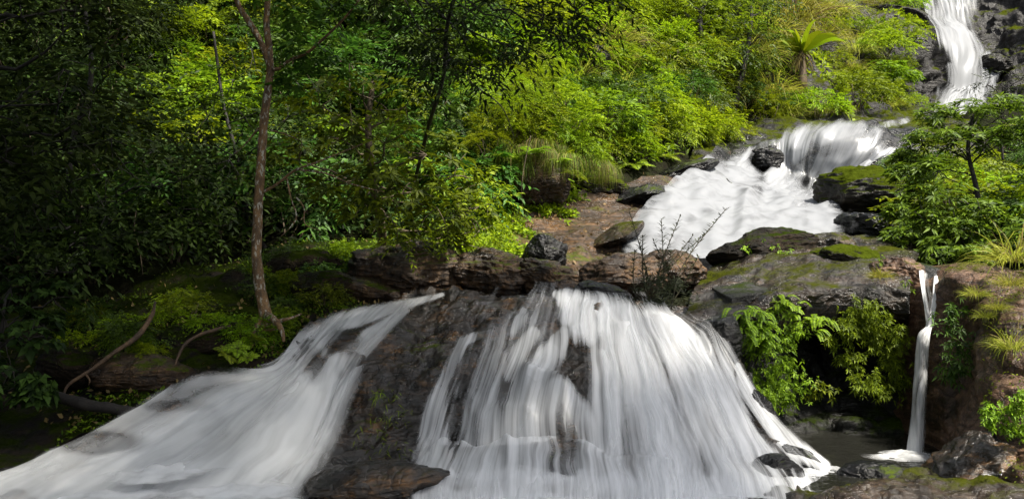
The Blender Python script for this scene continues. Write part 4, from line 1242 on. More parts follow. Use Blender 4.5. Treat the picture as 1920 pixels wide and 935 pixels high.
for k, (px, py, s) in enumerate([(1490, 40, 1.9), (1530, 75, 1.5), (1440, 70, 1.5), (1500, 10, 1.9), (1560, 30, 1.4), (1415, 110, 1.3), (1395, 145, 1.3), (1450, 190, 1.1), (1545, 215, .6), (1120, 120, 1.0), (1150, 80, 1.1), (1170, 170, .9), (1090, 150, .9), (1360, 205, 1.0), (1420, 225, .9), (1465, 235, .9), (930, 160, .8), (960, 120, .9)]):
    put("grass", px, py, s, "tall bright grass tuft " + ("on the open patch above the banana plant" if py < 130 and px > 1380 else "between shrubs on the slope"), "grass", "bright grass tufts above the banana plant" if py < 130 and px > 1380 else "bright grass tufts between slope shrubs", rng=hr)
for k, (px, py, Y, s) in enumerate([(945 + 13 * q, 262 + 9 * ((q * 7) % 5), 15.25 + .05 * ((q * 5) % 7), .20 + .11 * ((q * 3) % 4)) for q in range(10)] + [(1120, 300, 17.0, .5), (1140, 310, 17.2, .5), (1095, 290, 16.6, .45)]):
    put("hang", px, py, s, "pale green grass hanging over the grey outcrop", "grass", "grass hanging over the grey outcrop", Y=Y, rng=hr)
for k, (px, py, s) in enumerate([(1055, 330, .9), (1080, 360, .7), (1040, 352, .6), (890, 440, .6), (930, 430, .6), (960, 410, .6), (1250, 300, .7), (1190, 320, .8)]):
    put("fern", px, py, s, "green fern at the foot of the hillside beside the brown bank", "fern", "ferns at the foot of the hillside", rng=hr)

for k, (px, py, Y, s) in enumerate([(955, 300, 15.0, .45), (1000, 290, 15.0, .5), (1050, 310, 15.2, .5), (1075, 330, 15.6, .45), (925, 320, 14.8, .4)]):
    put("fern", px, py, s, "arching fern in front of the hanging grass on the outcrop", "fern", "ferns in front of the hanging grass", Y=Y, rng=hr)
for k in range(46):
    px, py = 1560 + 160 * hr.rand(), 20 + 195 * hr.rand()
    if py < 30 + .5 * (px - 1560) and px > 1600: continue
    kd = ["lime", "mid", "fern", "lime", "grass"][hr.randint(5)]
    put(kd, px, py, .35 + .35 * hr.rand(), {"lime": "small lime plant", "mid": "small green plant", "fern": "small fern", "grass": "small grass tuft"}[kd] + " growing on the mossy upper cliff", {"fern": "fern", "grass": "grass"}.get(kd, "plant"), "small plants on the mossy upper cliff, " + kd, rng=hr)
for k, (px, py, Y, s) in enumerate([(930, 250, 15.5, .5), (975, 235, 15.7, .55), (1020, 240, 15.8, .5), (1065, 255, 16.0, .55), (945, 205, 15.9, .55), (995, 195, 16.2, .6), (1050, 205, 16.3, .6), (915, 290, 15.2, .4), (1085, 300, 16.2, .45), (1000, 255, 15.6, .4), (960, 265, 15.5, .35), (1045, 265, 15.8, .35)]):
    kd = ["lime", "feather", "mid"][k % 3]
    put(kd, px, py, s, "leafy shrub crowning the rock outcrop above the hanging grass", "shrub", "shrubs crowning the outcrop above the hanging grass", Y=Y, rng=hr)

# ---- left forest: shrubs climbing the slope in the gloom
fr = np.random.RandomState(77)
pts = []
tries = 0
while len(pts) < 120 and tries < 6000:
    tries += 1
    px = -120 + 1000 * fr.rand()
    py = -60 + (np.interp(px, LOWX, LOW) + 30) * fr.rand()
    p = hit(px, py)
    if p[1] < 11: continue
    if any(np.linalg.norm(p - q[0]) < .8 for q in pts): continue
    pts.append((p, px, py))
for p, px, py in pts:
    r = fr.rand()
    lit = 240 < px < 460 and 60 < py < 330  # light in the gap put into the colour by brighter leaf kinds
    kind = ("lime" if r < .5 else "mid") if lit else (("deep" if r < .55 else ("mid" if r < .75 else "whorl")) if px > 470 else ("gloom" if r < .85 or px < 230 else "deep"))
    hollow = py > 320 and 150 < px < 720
    if hollow: kind = "gloom" if r < .9 else "deep"  # shade of the hollow put into the colour by dark leaves
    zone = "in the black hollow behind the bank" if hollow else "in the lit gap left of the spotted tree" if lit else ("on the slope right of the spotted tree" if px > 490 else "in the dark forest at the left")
    nm = {"lime": "yellow green leafy shrub ", "mid": "bright green leafy shrub ", "whorl": "green shrub with leaf rosettes ", "deep": "deep green dense shrub ", "gloom": "shade darkened leafy shrub "}[kind]
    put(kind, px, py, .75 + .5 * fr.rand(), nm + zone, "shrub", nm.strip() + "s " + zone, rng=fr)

# ------------------------------------------------------------------ trees
def branch_tree(name, label, trunk, r0, r1, clumps, seed, style="spray", L=.12, w=.05, nsp=16, K=9, sl=.35, droop=.35, leafm=None, bark=None, group=None, cat="tree", extra=None, attach=None):
    """trunk: world points; clumps: (centre, radius). limbs run from the trunk to the clumps"""
    rng = np.random.RandomState(seed)
    trunk = np.asarray(trunk, float)
    base = trunk[0].copy()
    tk = catmull(trunk, 40)
    e = empty(name, base)
    V, f = tube(tk - base, np.linspace(r0, r1, 40), 12, jitter=.10, seed=seed)
    link("trunk", mk_mesh("trunk", V, f, bark or M["bark_dark"]), e)
    mb = MB()
    for c, r in clumps:
        c = np.asarray(c, float)
        dd = np.linalg.norm(tk[10:] - c, axis=1) + .6 * np.maximum(tk[10:, 2] - c[2] + .3, 0)
        i = 10 + int(np.argmin(dd))
        mb.add(*limb(tk[i] - base, c - base, max(.012, r1 * .6), .006, rng, 9, .06))
        for _ in range(4):
            v = unit(rng.normal(size=3)) * r * .8
            mb.add(*limb(c - base, c - base + v, .007, .003, rng, 4))
    link("limbs", mb.mesh("limbs", bark or M["bark_dark"]), e)
    fo = crown(rng, [(np.asarray(c) - base, r) for c, r in clumps], style, L, w, nsp, K, sl, droop)
    link("crown", fo.mesh("crown", leafm), e)
    return tag(e, label, cat, group)

def clump_px(lst):
    return [(P(px, py, Y), r) for px, py, Y, r in lst]

# tall slim tree with spotted bark on the mossy bank
e = empty("spotted_tree", P(500, 600, 9.5))
b0 = np.array(e.location)
tg_ = lambda *a: np.array([P(*q) for q in a]) - b0
tr = catmull(tg_((507, 622, 9.45), (497, 585, 9.5), (486, 530, 9.5), (481, 470, 9.5), (484, 390, 9.5), (489, 310, 9.5), (495, 230, 9.5), (503, 165, 9.5), (508, 128, 9.5)), 60)
V, f = tube(tr, np.interp(np.linspace(0, 1, 60), [0, .08, .3, 1], [.095, .066, .056, .040]), 14, jitter=.12, seed=4)
link("trunk", mk_mesh("trunk", V, f, M["bark"]), e)
mb = MB()
for pts_, ra, rb in [([(508, 130, 9.5), (498, 100, 9.5), (484, 70, 9.5), (466, 40, 9.45), (445, 5, 9.4), (425, -60, 9.3), (400, -160, 9.2)], .040, .022),
                     ([(507, 132, 9.5), (504, 90, 9.55), (500, 45, 9.6), (502, 0, 9.6), (510, -70, 9.7), (500, -170, 9.8)], .042, .024),
                     ([(508, 132, 9.5), (525, 128, 9.45), (545, 112, 9.4), (575, 100, 9.3), (610, 70, 9.2), (650, 30, 9.1), (690, -20, 9.0)], .022, .009),
                     ([(490, 362, 9.5), (520, 345, 9.4), (552, 320, 9.3), (590, 306, 9.2), (630, 290, 9.1), (680, 270, 9.0)], .016, .006),
                     ([(556, 318, 9.3), (610, 325, 9.2), (660, 345, 9.1), (720, 360, 9.0)], .011, .004),
                     ([(508, 245, 9.5), (530, 250, 9.4), (560, 262, 9.3)], .011, .004),
                     ([(538, 335, 9.35), (545, 370, 9.3), (556, 405, 9.25), (545, 425, 9.2), (527, 443, 9.2)], .010, .005),
                     ([(556, 370, 9.3), (570, 390, 9.25), (572, 420, 9.2), (600, 432, 9.1)], .008, .003),
                     ([(485, 240, 9.5), (462, 268, 9.6), (440, 290, 9.7)], .012, .004)]:
    V, f = tube(catmull(tg_(*pts_), 22), np.linspace(ra, rb, 22), 8, jitter=.12, seed=6)
    link("limb", mk_mesh("limb", V, f, M["bark"]), e)
mb = MB()
for pts_, ra, rb in [([(500, 592, 9.45), (515, 600, 9.3), (528, 618, 9.2), (532, 640, 9.15)], .05, .015), ([(497, 596, 9.5), (480, 612, 9.35), (470, 640, 9.25)], .045, .012), ([(520, 602, 9.3), (545, 596, 9.3), (565, 588, 9.4)], .022, .008)]:
    V, f = tube(catmull(tg_(*pts_), 12), np.linspace(ra, rb, 12), 8, jitter=.12, seed=8)
    link("root", mk_mesh("root", V, f, M["bark"]), e)
rg = np.random.RandomState(9)
spc = clump_px([(600, 60, 9.2, .30), (640, 30, 9.1, .3), (570, 95, 9.3, .22), (560, 40, 9.5, .3), (690, 0, 9.0, .35), (440, -20, 9.4, .35), (530, 10, 9.5, .35), (620, 130, 9.2, .22), (545, 150, 9.4, .2)])
fo = crown(rg, [(c - b0, r) for c, r in spc], "whorl", .13, .05, 13, 6, .3, .35)
link("crown", fo.mesh("crown", M["leaf_deep"]), e)
tag(e, "slim tree with brown bark spotted by pale lichen on the mossy bank", "tree")

# broad shrubby tree right of the spotted one: layered whorls hanging over the bank
cl = clump_px([(600, 200, 10.4, .5), (680, 180, 10.6, .5), (760, 200, 10.8, .5), (640, 260, 10.2, .5), (720, 270, 10.2, .5), (800, 290, 10.6, .5), (560, 300, 10.6, .45), (850, 330, 10.9, .45), (760, 350, 10.2, .45), (690, 380, 9.9, .38), (630, 350, 10.4, .4), (820, 390, 10.6, .42), (870, 400, 11.2, .4), (740, 420, 10.6, .35), (700, 340, 9.8, .35), (840, 440, 11.4, .35)])
branch_tree("spreading_tree", "broad low tree with layered leaf rosettes hanging over the mossy bank", [P(720, 500, 12.2), P(715, 430, 11.6), P(700, 340, 11.0), P(690, 240, 10.8), P(700, 150, 10.9)], .07, .03, cl, 21, "whorl", .135, .05, 26, 7, .3, .35, leafm=M["leaf_half"], bark=M["twig"])
cl = clump_px([(880, 350, 11.6, .35), (920, 380, 12.0, .32), (860, 400, 11.4, .35), (900, 430, 12.0, .3), (830, 430, 11.4, .35), (790, 440, 11.2, .3), (850, 460, 11.6, .28), (900, 465, 12.2, .22), (760, 455, 11.0, .25)])
branch_tree("small_tree", "yellow green twiggy bush leaning over the bank right of the layered tree", [P(830, 480, 12.2), P(840, 450, 12.0), P(850, 410, 11.8), P(870, 360, 11.8)], .03, .012, cl, 23, "spray", .08, .032, 26, 9, .26, .3, leafm=M["leaf_lime"], bark=M["twig"])

# trees of the forest edge at the left, dark leaf colour carrying their shade
cl = clump_px([(30, 190, 8.6, .42), (110, 195, 8.8, .4), (170, 205, 9.0, .36), (60, 240, 8.6, .3), (-40, 220, 8.6, .4), (10, 300, 8.2, .34), (60, 320, 8.3, .26), (-50, 330, 8.2, .4), (140, 260, 9.4, .36), (210, 260, 9.6, .4), (120, 60, 9.0, .4), (40, 30, 9.0, .45), (180, 20, 9.4, .5)])
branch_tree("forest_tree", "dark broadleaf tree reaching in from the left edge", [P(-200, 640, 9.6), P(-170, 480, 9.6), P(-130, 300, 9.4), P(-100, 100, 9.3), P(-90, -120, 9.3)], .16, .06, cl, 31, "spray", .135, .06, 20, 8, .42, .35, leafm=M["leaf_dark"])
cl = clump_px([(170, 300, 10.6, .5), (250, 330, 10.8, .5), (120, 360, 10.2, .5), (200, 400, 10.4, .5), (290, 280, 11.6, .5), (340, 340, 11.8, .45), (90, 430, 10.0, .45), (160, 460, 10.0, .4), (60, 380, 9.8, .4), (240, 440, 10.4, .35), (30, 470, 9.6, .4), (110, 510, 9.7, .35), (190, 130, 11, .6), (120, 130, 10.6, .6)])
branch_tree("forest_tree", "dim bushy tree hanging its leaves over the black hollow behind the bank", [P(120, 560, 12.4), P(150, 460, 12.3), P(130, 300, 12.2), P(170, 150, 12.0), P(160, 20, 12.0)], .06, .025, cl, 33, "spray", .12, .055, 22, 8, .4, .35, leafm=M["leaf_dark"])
cl = clump_px([(390, 220, 13.0, .55), (430, 300, 12.6, .5), (350, 250, 13.2, .5), (460, 220, 13.4, .5), (410, 350, 12.4, .45), (330, 390, 12.2, .4), (440, 150, 13.8, .6), (540, 220, 13.2, .5), (560, 160, 13.6, .55), (470, 90, 14, .6), (380, 420, 12.0, .32)])
branch_tree("forest_tree", "deep green tree standing just behind the spotted trunk", [P(520, 500, 13.6), P(470, 420, 13.9), P(455, 330, 14.0), P(420, 200, 14.2), P(400, 60, 14.4)], .05, .02, cl, 35, "spray", .12, .05, 22, 8, .4, .35, leafm=M["leaf_deep"])
# big lobed leaves low at the left edge
cl = clump_px([(10, 600, 8.2, .28), (50, 640, 8.1, .28), (20, 690, 7.9, .3), (80, 610, 8.5, .22), (60, 720, 7.9, .22), (-40, 650, 7.9, .3), (100, 560, 8.9, .25), (20, 540, 8.6, .3), (60, 740, 7.8, .14), (-30, 720, 7.7, .3)])
branch_tree("broadleaf_shrub", "dark shrub with big heart shaped leaves at the lower left edge", [P(-20, 790, 8.3), P(-10, 720, 8.2), P(0, 640, 8.3), P(10, 560, 8.4)], .03, .012, cl, 37, "whorl", .10, .075, 17, 5, .3, .55, leafm=M["leaf_dark"])

# overhanging branch with dark leaves at the top centre
cl = clump_px([(880, 20, 8.2, .30), (950, 40, 8.1, .28), (1020, 30, 8.0, .26), (1080, 20, 7.9, .26), (1050, 70, 8.0, .16), (960, 90, 8.2, .16), (810, 60, 8.5, .28), (840, 120, 8.6, .22), (900, 130, 8.5, .18), (780, 0, 8.6, .34), (700, -30, 9, .4), (1100, -20, 7.8, .3), (990, -30, 8.0, .35), (860, -40, 8.4, .4), (790, 130, 8.8, .22), (870, 75, 8.4, .22)])
branch_tree("overhanging_tree", "dark leaved tree whose branches hang into the top centre", [P(800, 470, 13.4), P(770, 400, 12.4), P(800, 250, 10.6), P(830, 150, 9.4), P(840, 40, 8.8), P(880, -60, 8.3), P(960, -160, 8.0)], .026, .016, cl, 41, "spray", .10, .034, 24, 8, .30, .5, leafm=M["leaf_dark"])

# mid hillside trees with dark umbrella crowns
cl = clump_px([(1310, 40, 26.5, .9), (1280, 20, 26.5, .9), (1350, 30, 26.5, .9), (1300, 75, 26.0, .8), (1340, 90, 26, .7), (1270, 90, 26, .7), (1320, 130, 25.6, .55), (1285, 0, 26.8, .9), (1340, -10, 27, .9)])
branch_tree("hillside_tree", "round crowned olive green tree on the slope left of the tall grass", [P(1330, 215, 26.6), P(1322, 160, 26.6), P(1315, 90, 26.6), P(1312, 20, 26.8)], .14, .06, cl, 51, "spray", .17, .06, 40, 9, .45, .3, leafm=M["leaf_mid"])
cl = clump_px([(1405, 40, 28.0, .9), (1430, 20, 28, .9), (1380, 70, 27.6, .8), (1425, 70, 27.6, .7), (1400, 0, 28.4, 1.0), (1390, 110, 27, .5), (1440, -15, 28.6, .9)])
branch_tree("hillside_tree", "darker narrow tree just right of the round crowned tree", [P(1375, 200, 27.6), P(1388, 150, 27.6), P(1402, 90, 27.8), P(1410, 20, 28)], .13, .05, cl, 53, "spray", .17, .06, 40, 9, .45, .3, leafm=M["leaf_deep"])

# canopy trees added out of view to shade the left side and near falls
cr_ = np.random.RandomState(91)
for k, (tx, ty, th, cx, cy, R) in enumerate([(-11, 12.5, 9.0, -4.2, 10.2, 2.8), (-10, 8.0, 8.5, -3.6, 7.0, 2.8), (-12, 14.0, 9.8, -1.8, 9.0, 2.0), (-12, 14, 11, -8.5, 15.5, 3.2), (-12, 11, 9, -7.5, 11.5, 2.6),
        (8.5, 2.0, 8.0, 3.7, 6.2, 1.9), (8.5, 2.5, 7.6, 2.6, 6.2, 2.2), (-9, 5, 6.2, -6.2, 5.5, 2.3), (-10, 1.5, 6, -7.5, 1.5, 2.8), (-9, -3, 6, -6.0, -3.0, 2.8), (-11, 8, 6.6, -8.0, 8.0, 2.2), (-6.5, 3.0, 8.5, .6, 5.8, 2.1), (-7, 2.0, 8.0, -1.0, 4.7, 1.7)]):
    cls = []
    for j in range(40 if cx > -4 and th < 9 else 30):
        v = cr_.normal(size=3) * np.array([1, 1, .35])
        v *= .9 / max(.9, np.linalg.norm(v))
        cls.append((np.array([cx, cy, th]) + v * R * np.array([1, 1, .55]) * 1.15, .75))
    gz = float(ground(tx, ty))
    branch_tree("shade_canopy_tree", "tall forest tree out of view, added to shade the left side" if cx < -1 else "tall tree out of view, added to shade the near falls", [(tx, ty, gz - .2), (tx + .2, ty - .1, gz + 2), (tx + .8, ty, th * .7), (.5 * (tx + cx), .5 * (ty + cy), th)], .2, .08, cls, 60 + k, "spray", .17, .075, 22, 9, .5, .35, leafm=M["leaf_deep"], group="added forest trees shading the left side" if cx < -1 else "added trees shading the near falls")

# spreading tree at the right, over the mossy boulder
cl = clump_px([(1760, 230, 13.6, .40), (1820, 220, 13.4, .42), (1880, 215, 13.0, .42), (1730, 270, 13.4, .34), (1790, 270, 13.0, .38), (1850, 270, 12.8, .4), (1910, 260, 12.6, .4), (1700, 330, 13.2, .3), (1760, 320, 12.8, .32), (1725, 370, 12.8, .34), (1780, 370, 12.4, .36), (1690, 400, 12.8, .28), (1740, 420, 12.4, .36), (1800, 430, 12.2, .36), (1690, 445, 12.4, .24), (1760, 470, 12.0, .3), (1840, 400, 12.2, .3), (1860, 460, 12.0, .34), (1920, 440, 11.8, .36), (1960, 230, 12.6, .5), (1970, 330, 12.4, .4), (1700, 300, 13.6, .24), (1820, 480, 11.8, .26)])
branch_tree("spreading_tree", "bright green spreading tree with layered branches at the right edge", [P(1850, 520, 12.6), P(1845, 440, 12.8), P(1830, 350, 13.0), P(1815, 280, 13.2), P(1825, 215, 13.2)], .05, .02, cl, 71, "whorl", .125, .036, 52, 8, .28, .35, leafm=M["leaf_tree"])
cl = clump_px([(1850, 160, 14.5, .16), (1890, 170, 14.5, .2), (1915, 150, 14.4, .2), (1870, 185, 14.4, .18)])
branch_tree("sapling", "thin dark sapling poking up above the right spreading tree", [P(1880, 300, 14.6), P(1878, 240, 14.6), P(1880, 160, 14.5)], .02, .008, cl, 73, "spray", .09, .02, 14, 9, .25, .4, leafm=M["leaf_dark"])

# banana-like plant on a shaggy stem
bp0 = hit(1502, 150)
bp0 = P(1502, 150, bp0[1] - 1.3)
e = empty("banana_plant", bp0)
sc_ = bp0[1] / F
V, f = tube(np.array([[0, 0, -.4], [.02, 0, 0], [0, 0, 30 * sc_], [-.02, 0, 55 * sc_]]), [.20, .17, .13, .09], 12, jitter=.3, seed=3)
link("trunk", mk_mesh("trunk", V, f, M["shaggy"]), e)
r_ = np.random.RandomState(5)
V, q = blades(np.tile([0, 0, 50 * sc_], (40, 1)) + r_.normal(size=(40, 3)) * .06, np.stack([r_.normal(size=40), r_.normal(size=40), -.6 * np.ones(40)], 1), .8, .05, 1.5, 4, r_)
link("dead_leaves", mk_mesh("dead_leaves", V, q, M["dry"]), e)
for k in range(18):
    az = 2 * math.pi * k / 18 + r_.rand() * .3
    L = (56 + 16 * r_.rand()) * sc_ * 1.3
    u_ = .9 + .7 * r_.rand()
    V, q = blades(np.array([[0, 0, 52 * sc_]]), np.array([[math.cos(az), math.sin(az), u_]]), L, .30, .9, 8, r_)
    link("leaf", mk_mesh("leaf", V, q, M["leaf_lime"]), e)
tag(e, "banana like plant with long pale leaves on a shaggy brown stem", "plant")

# ------------------------------------------------------------------ plants near the falls
# willowy plant at the crest with bare leafy spikes
wp = P(1235, 590, 10.2)
e = empty("willowy_plant", wp)
rw = np.random.RandomState(15)
stems, fo = [], MB()
tips = [(1180, 395, 10.6), (1205, 440, 10.5), (1240, 410, 10.6), (1275, 405, 10.7), (1225, 450, 10.3), (1190, 470, 10.3), (1260, 470, 10.4), (1310, 480, 10.6), (1330, 430, 10.9), (1362, 390, 11.0), (1300, 440, 10.8), (1210, 500, 10.1), (1290, 500, 10.3)]
for tpx in tips:
    a = np.array([rw.normal() * .08, rw.normal() * .05, -.05]); b = P(*tpx) - wp
    m1 = a * .5 + b * .5 + np.array([rw.normal() * .05, 0, -.05]) + np.array([(a[0] - b[0]) * .18, 0, 0])
    c = catmull([a, m1, b], 24)
    stems.append(tube(c, np.linspace(.011, .004, 24), 5))
    k = 54
    t = np.sort(.45 + .55 * rw.rand(k)) if tpx[1] < 460 else np.sort(.3 + .7 * rw.rand(k))
    pp = np.stack([np.interp(t, np.linspace(0, 1, 24), c[:, i]) for i in range(3)], 1)
    az = rw.rand(k) * 6.28
    dd = np.stack([np.cos(az), np.sin(az), .5 + .3 * rw.rand(k)], 1)
    fo.add(*leaves(pp, dd, np.stack([-np.cos(az), -np.sin(az), np.ones(k)], 1), (.125 - .07 * (t - .3)) * (.8 + .4 * rw.rand(k)), .017, droop=.1))
for _ in range(60):
    o = np.array([[rw.normal() * .22, rw.normal() * .12, rw.rand() * .35]])
    fo.add(*sprays(o, np.array([[rw.normal(), rw.normal() * .6, .8]]), np.array([[0, -.5, 1.]]), .22, 10, .10, .014, droop=.3, ang=45, rng=rw))
for V, f in stems: link("stem", mk_mesh("stem", V, f, M["stem_dark"]), e)
link("foliage", fo.mesh("foliage", M["spike"]), e)
tag(e, "dark willowy plant with tall leafy spikes on the crest of the broad fall", "plant")

# hanging ferny plants on the alcove wall
def wall_plant(name, label, spots, seed, L, w, sl, K, n, leafm, group=None, style="whorl"):
    """foliage growing out of a steep face"""
    c0 = P(*spots[0][:3])
    e = empty(name, c0)
    rng = np.random.RandomState(seed)
    fo, st = MB(), MB()
    for px, py, Y, r in spots:
        c = P(px, py, Y) - c0
        d = unit(rng.normal(size=(n, 3)) * np.array([1, .5, .8]) + np.array([0, -.8, .25]))
        o = c + rng.normal(size=(n, 3)) * r * np.array([.65, .35, .65])
        if style == "whorl":
            fo.add(*whorls(o, d + np.array([0, -.2, .35]), K, L, w, rng=rng, droop=.5, flat=.35))
        elif style == "frond":
            for k in range(n):
                az = rng.normal() * .9
                dd = unit(np.array([math.sin(az), -.9 * math.cos(az), .5 + .5 * rng.rand()]))
                ln = sl * (.6 + .7 * rng.rand())
                t = np.linspace(0, 1, 8)
                cc = o[k] + dd * (ln * t)[:, None] + np.array([0, 0, -1]) * (.75 * ln * t ** 2)[:, None]
                st.add(*tube(cc, np.linspace(.003, .0012, 8), 4))
                tp = np.linspace(.12, 1, K)
                cp = np.stack([np.interp(tp, t, cc[:, i]) for i in range(3)], 1)
                tg = unit(np.gradient(cp, axis=0)); sd = unit(np.cross(tg, np.array([0, 0, 1.0]) + rng.normal(size=3) * .15)); nr = np.cross(sd, tg)
                for sg in (1, -1):
                    fo.add(*leaves(cp, sd * sg + tg * .4, nr, L * (1 - .55 * tp) * np.minimum(1, .4 + tp * 3), np.full(K, w), droop=.25, fold=.05))
        else:
            fo.add(*sprays(o, d, np.array([0, -.75, .7]) + rng.normal(size=(n, 3)) * .2, sl * (.6 + .8 * rng.rand(n)), K, L, w, droop=.6, ang=48, rng=rng, ldroop=.35))
        st.add(*limb(c + np.array([0, r * .8 + .1, 0]), c, .008, .004, rng, 4))
    link("foliage", fo.mesh("foliage", leafm), e)
    link("stem", st.mesh("stem", M["stem_green"]), e)
    return tag(e, label, "plant", group)
def scatter(seed, n, x0, x1, y0, y1, Y, r):
    g = np.random.RandomState(seed)
    return [(x0 + (x1 - x0) * g.rand(), y0 + (y1 - y0) * g.rand(), Y + g.normal() * .05, r * (.7 + .6 * g.rand())) for _ in range(n)]
wall_plant("hanging_fern", "ferny plant with arching fronds under the slab right beside the fall's square block", [(1395, 592, 9.65, .10), (1412, 605, 9.65, .10), (1432, 612, 9.65, .10), (1400, 625, 9.6, .08), (1425, 635, 9.6, .08)], 3, .060, .014, .25, 17, 13, M["leaf_fern"], style="frond")
wall_plant("hanging_plant", "leafy cascade of pointed leaves hanging below the left alcove fern", scatter(1, 24, 1392, 1505, 630, 765, 9.72, .10) + [(1460, 580, 9.85, .1), (1490, 620, 9.8, .1), (1440, 745, 9.5, .06)], 5, .050, .018, .16, 5, 38, M["leaf_small"])
wall_plant("hanging_fern", "yellow green fern arching over the middle of the alcove", [(1490, 592, 9.85, .10), (1515, 606, 9.85, .10), (1470, 572, 9.85, .08), (1535, 600, 9.9, .06)], 7, .055, .014, .22, 16, 11, M["leaf_fern"], style="frond")
wall_plant("hanging_plant", "bright leafy plant hanging on the right side of the alcove", scatter(2, 24, 1580, 1698, 575, 725, 9.95, .10) + [(1630, 720, 9.62, .1), (1655, 740, 9.6, .08), (1610, 715, 9.65, .08), (1560, 640, 9.95, .06)], 9, .052, .018, .18, 5, 38, M["leaf_small"])
wall_plant("hanging_plant", "small dim plant low in the alcove's dark middle", [(1535, 725, 9.8, .08), (1555, 735, 9.8, .08), (1520, 740, 9.8, .05)], 11, .06, .024, .14, 5, 8, M["leaf_mid"])
wall_plant("hanging_plant", "dark leafy plant on the rock just right of the thin fall", [(1780, 610, 9.1, .12), (1800, 640, 8.9, .12), (1785, 670, 8.9, .12), (1805, 690, 8.75, .1), (1790, 580, 9.1, .08), (1780, 700, 8.9, .08)], 13, .065, .022, .16, 5, 22, M["leaf_deep"])
wall_plant("small_plant", "lush small leaved plant growing at the lower right edge", scatter(3, 10, 1850, 1925, 735, 815, 7.42, .07), 17, .034, .017, .12, 5, 26, M["leaf_small"])
wall_plant("small_plant", "leafy sprig beside the mossy rock on the slab", [(1650, 500, 10.5, .1), (1660, 530, 10.2, .08), (1700, 540, 10.0, .06)], 18, .05, .02, .12, 5, 9, M["leaf_small"])
wall_plant("small_plant", "leaves sprouting on the dark mossy hump", [(1400, 470, 12.0, .08), (1440, 462, 12.1, .1), (1470, 475, 11.9, .06)], 20, .05, .022, .12, 5, 8, M["leaf_small"])
rt = np.random.RandomState(3)
for k, (px, py, Y, s, lb) in enumerate([(1830, 555, 8.75, .16, "small grass tuft at the top of the reddish rock"), (1850, 595, 8.5, .14, "sparse grass tuft halfway down the reddish rock"), (1900, 655, 7.9, .26, "fuller grass tuft low on the reddish rock"), (1895, 535, 8.5, .2, "lime grass at the top right of the reddish rock"), (1650, 520, 9.95, .18, "grass tuft on the slab near the thin fall's lip"), (1870, 580, 8.4, .14, "thin grass tuft at the edge of the reddish rock"), (1910, 490, 9.3, .5, "lime grass clump at the right edge above the reddish rock")]):
    o = link("grass_tuft", LIB["grass", k % 3][0], loc=P(px, py, Y)); o.scale = (s, s, s); o.rotation_euler = (0, 0, rt.rand() * 6)
    tag(o, lb, "grass")
# narrow leaved sprigs on the rock between the two near falls
wall_plant("narrow_leaved_plant", "sparse narrow leaved plant on the dark rock between the two near falls", [(700, 790, 8.3, .10), (730, 800, 8.3, .10), (720, 750, 8.45, .08), (690, 820, 8.25, .08), (750, 780, 8.4, .08), (740, 835, 8.2, .08)], 23, .075, .011, .12, 4, 4, M["leaf_mid"], style="spray")
wall_plant("narrow_leaved_plant", "few narrow yellow leaves higher on the rock between the falls", [(735, 735, 8.55, .05), (715, 735, 8.55, .05)], 25, .08, .011, .10, 4, 3, M["leaf_lime"], style="spray")

# ferns and sprouts on the mossy bank
for k, (px, py, Y, s, lb) in enumerate([(425, 668, 8.75, .30, "bright lime fern at the edge of the left wash"), (445, 655, 8.8, .26, "second lime fern tucked above the brightest one by the wash"), (480, 640, 9.0, .22, "small bright fern under the spotted tree"), (465, 672, 8.75, .18, "tiny lime fern touching the wash")]):
    q = LIB["fern", k % 3]
    plant("fern", q, P(px, py, Y), rt.rand() * 6, s, lb, "fern", tilt=(.5, 0), names=("fronds", "stem"))
for k in range(48):
    px = 120 + 600 * rt.rand()
    lo, hi = np.interp(px, [120, 300, 450, 560, 720], [600, 560, 510, 480, 470]), np.interp(px, [120, 300, 450, 560, 720], [700, 690, 670, 610, 545])
    py = lo + (hi - lo) * rt.rand()
    pxs, pys = project(BKA)
    i, j = np.unravel_index(np.argmin((pxs - px) ** 2 + (pys - py) ** 2), pxs.shape)
    p = BKA[i, j]
    kd = ["mid", "lime", "fern", "deep"][rt.randint(4)]
    s = .16 + .16 * rt.rand()
    nm = {"mid": "small green seedling bush", "lime": "small lime seedling bush", "fern": "small fern", "deep": "small dark seedling bush"}[kd]
    sub = ("fronds", "stem") if kd == "fern" else ("foliage", "stem")
    plant("fern" if kd == "fern" else "seedling_bush", LIB[kd, rt.randint(3)], p, rt.rand() * 6, s, nm + " on the mossy bank", "fern" if kd == "fern" else "shrub", nm + "s on the mossy bank", names=sub)

# moss and creeper cover
def cover(name, A, n, leafm, L, w, seed, label, pred=None, lift=.03):
    rng = np.random.RandomState(seed)
    N = grid_normals(A)
    if np.sum(N[..., 1]) > 0: N = -N
    i = rng.randint(0, A.shape[0], n); j = rng.randint(0, A.shape[1], n)
    p, nr = A[i, j], N[i, j]
    px, py = project(p)
    ok = np.ones(n, bool)
    ok &= fbm(p * 1.6 + seed, 3) > .0
    if pred is not None: ok &= pred(px, py, p)
    p, nr, k = p[ok], nr[ok], int(ok.sum())
    p = p + nr * (lift * rng.rand(k))[:, None] + rng.normal(size=(k, 3)) * .02
    V, q = leaves(p, rng.normal(size=(k, 3)) + nr * .5, nr + rng.normal(size=(k, 3)) * .4, L * (.6 + .8 * rng.rand(k)), w * (.6 + .8 * rng.rand(k)), droop=.2)
    return tag(link(name, mk_mesh(name, V, q, leafm)), label, "ground cover", None, "stuff")
cover("creeping_ground_cover", BKA, 9000, M["leaf_half"], .045, .024, 3, "small creeping leaves on the mossy bank", lambda x, y, p: (x > 100))
cover("fallen_leaves", BKA, 1500, M["dry"], .06, .035, 5, "dry fallen leaves on the mossy bank")
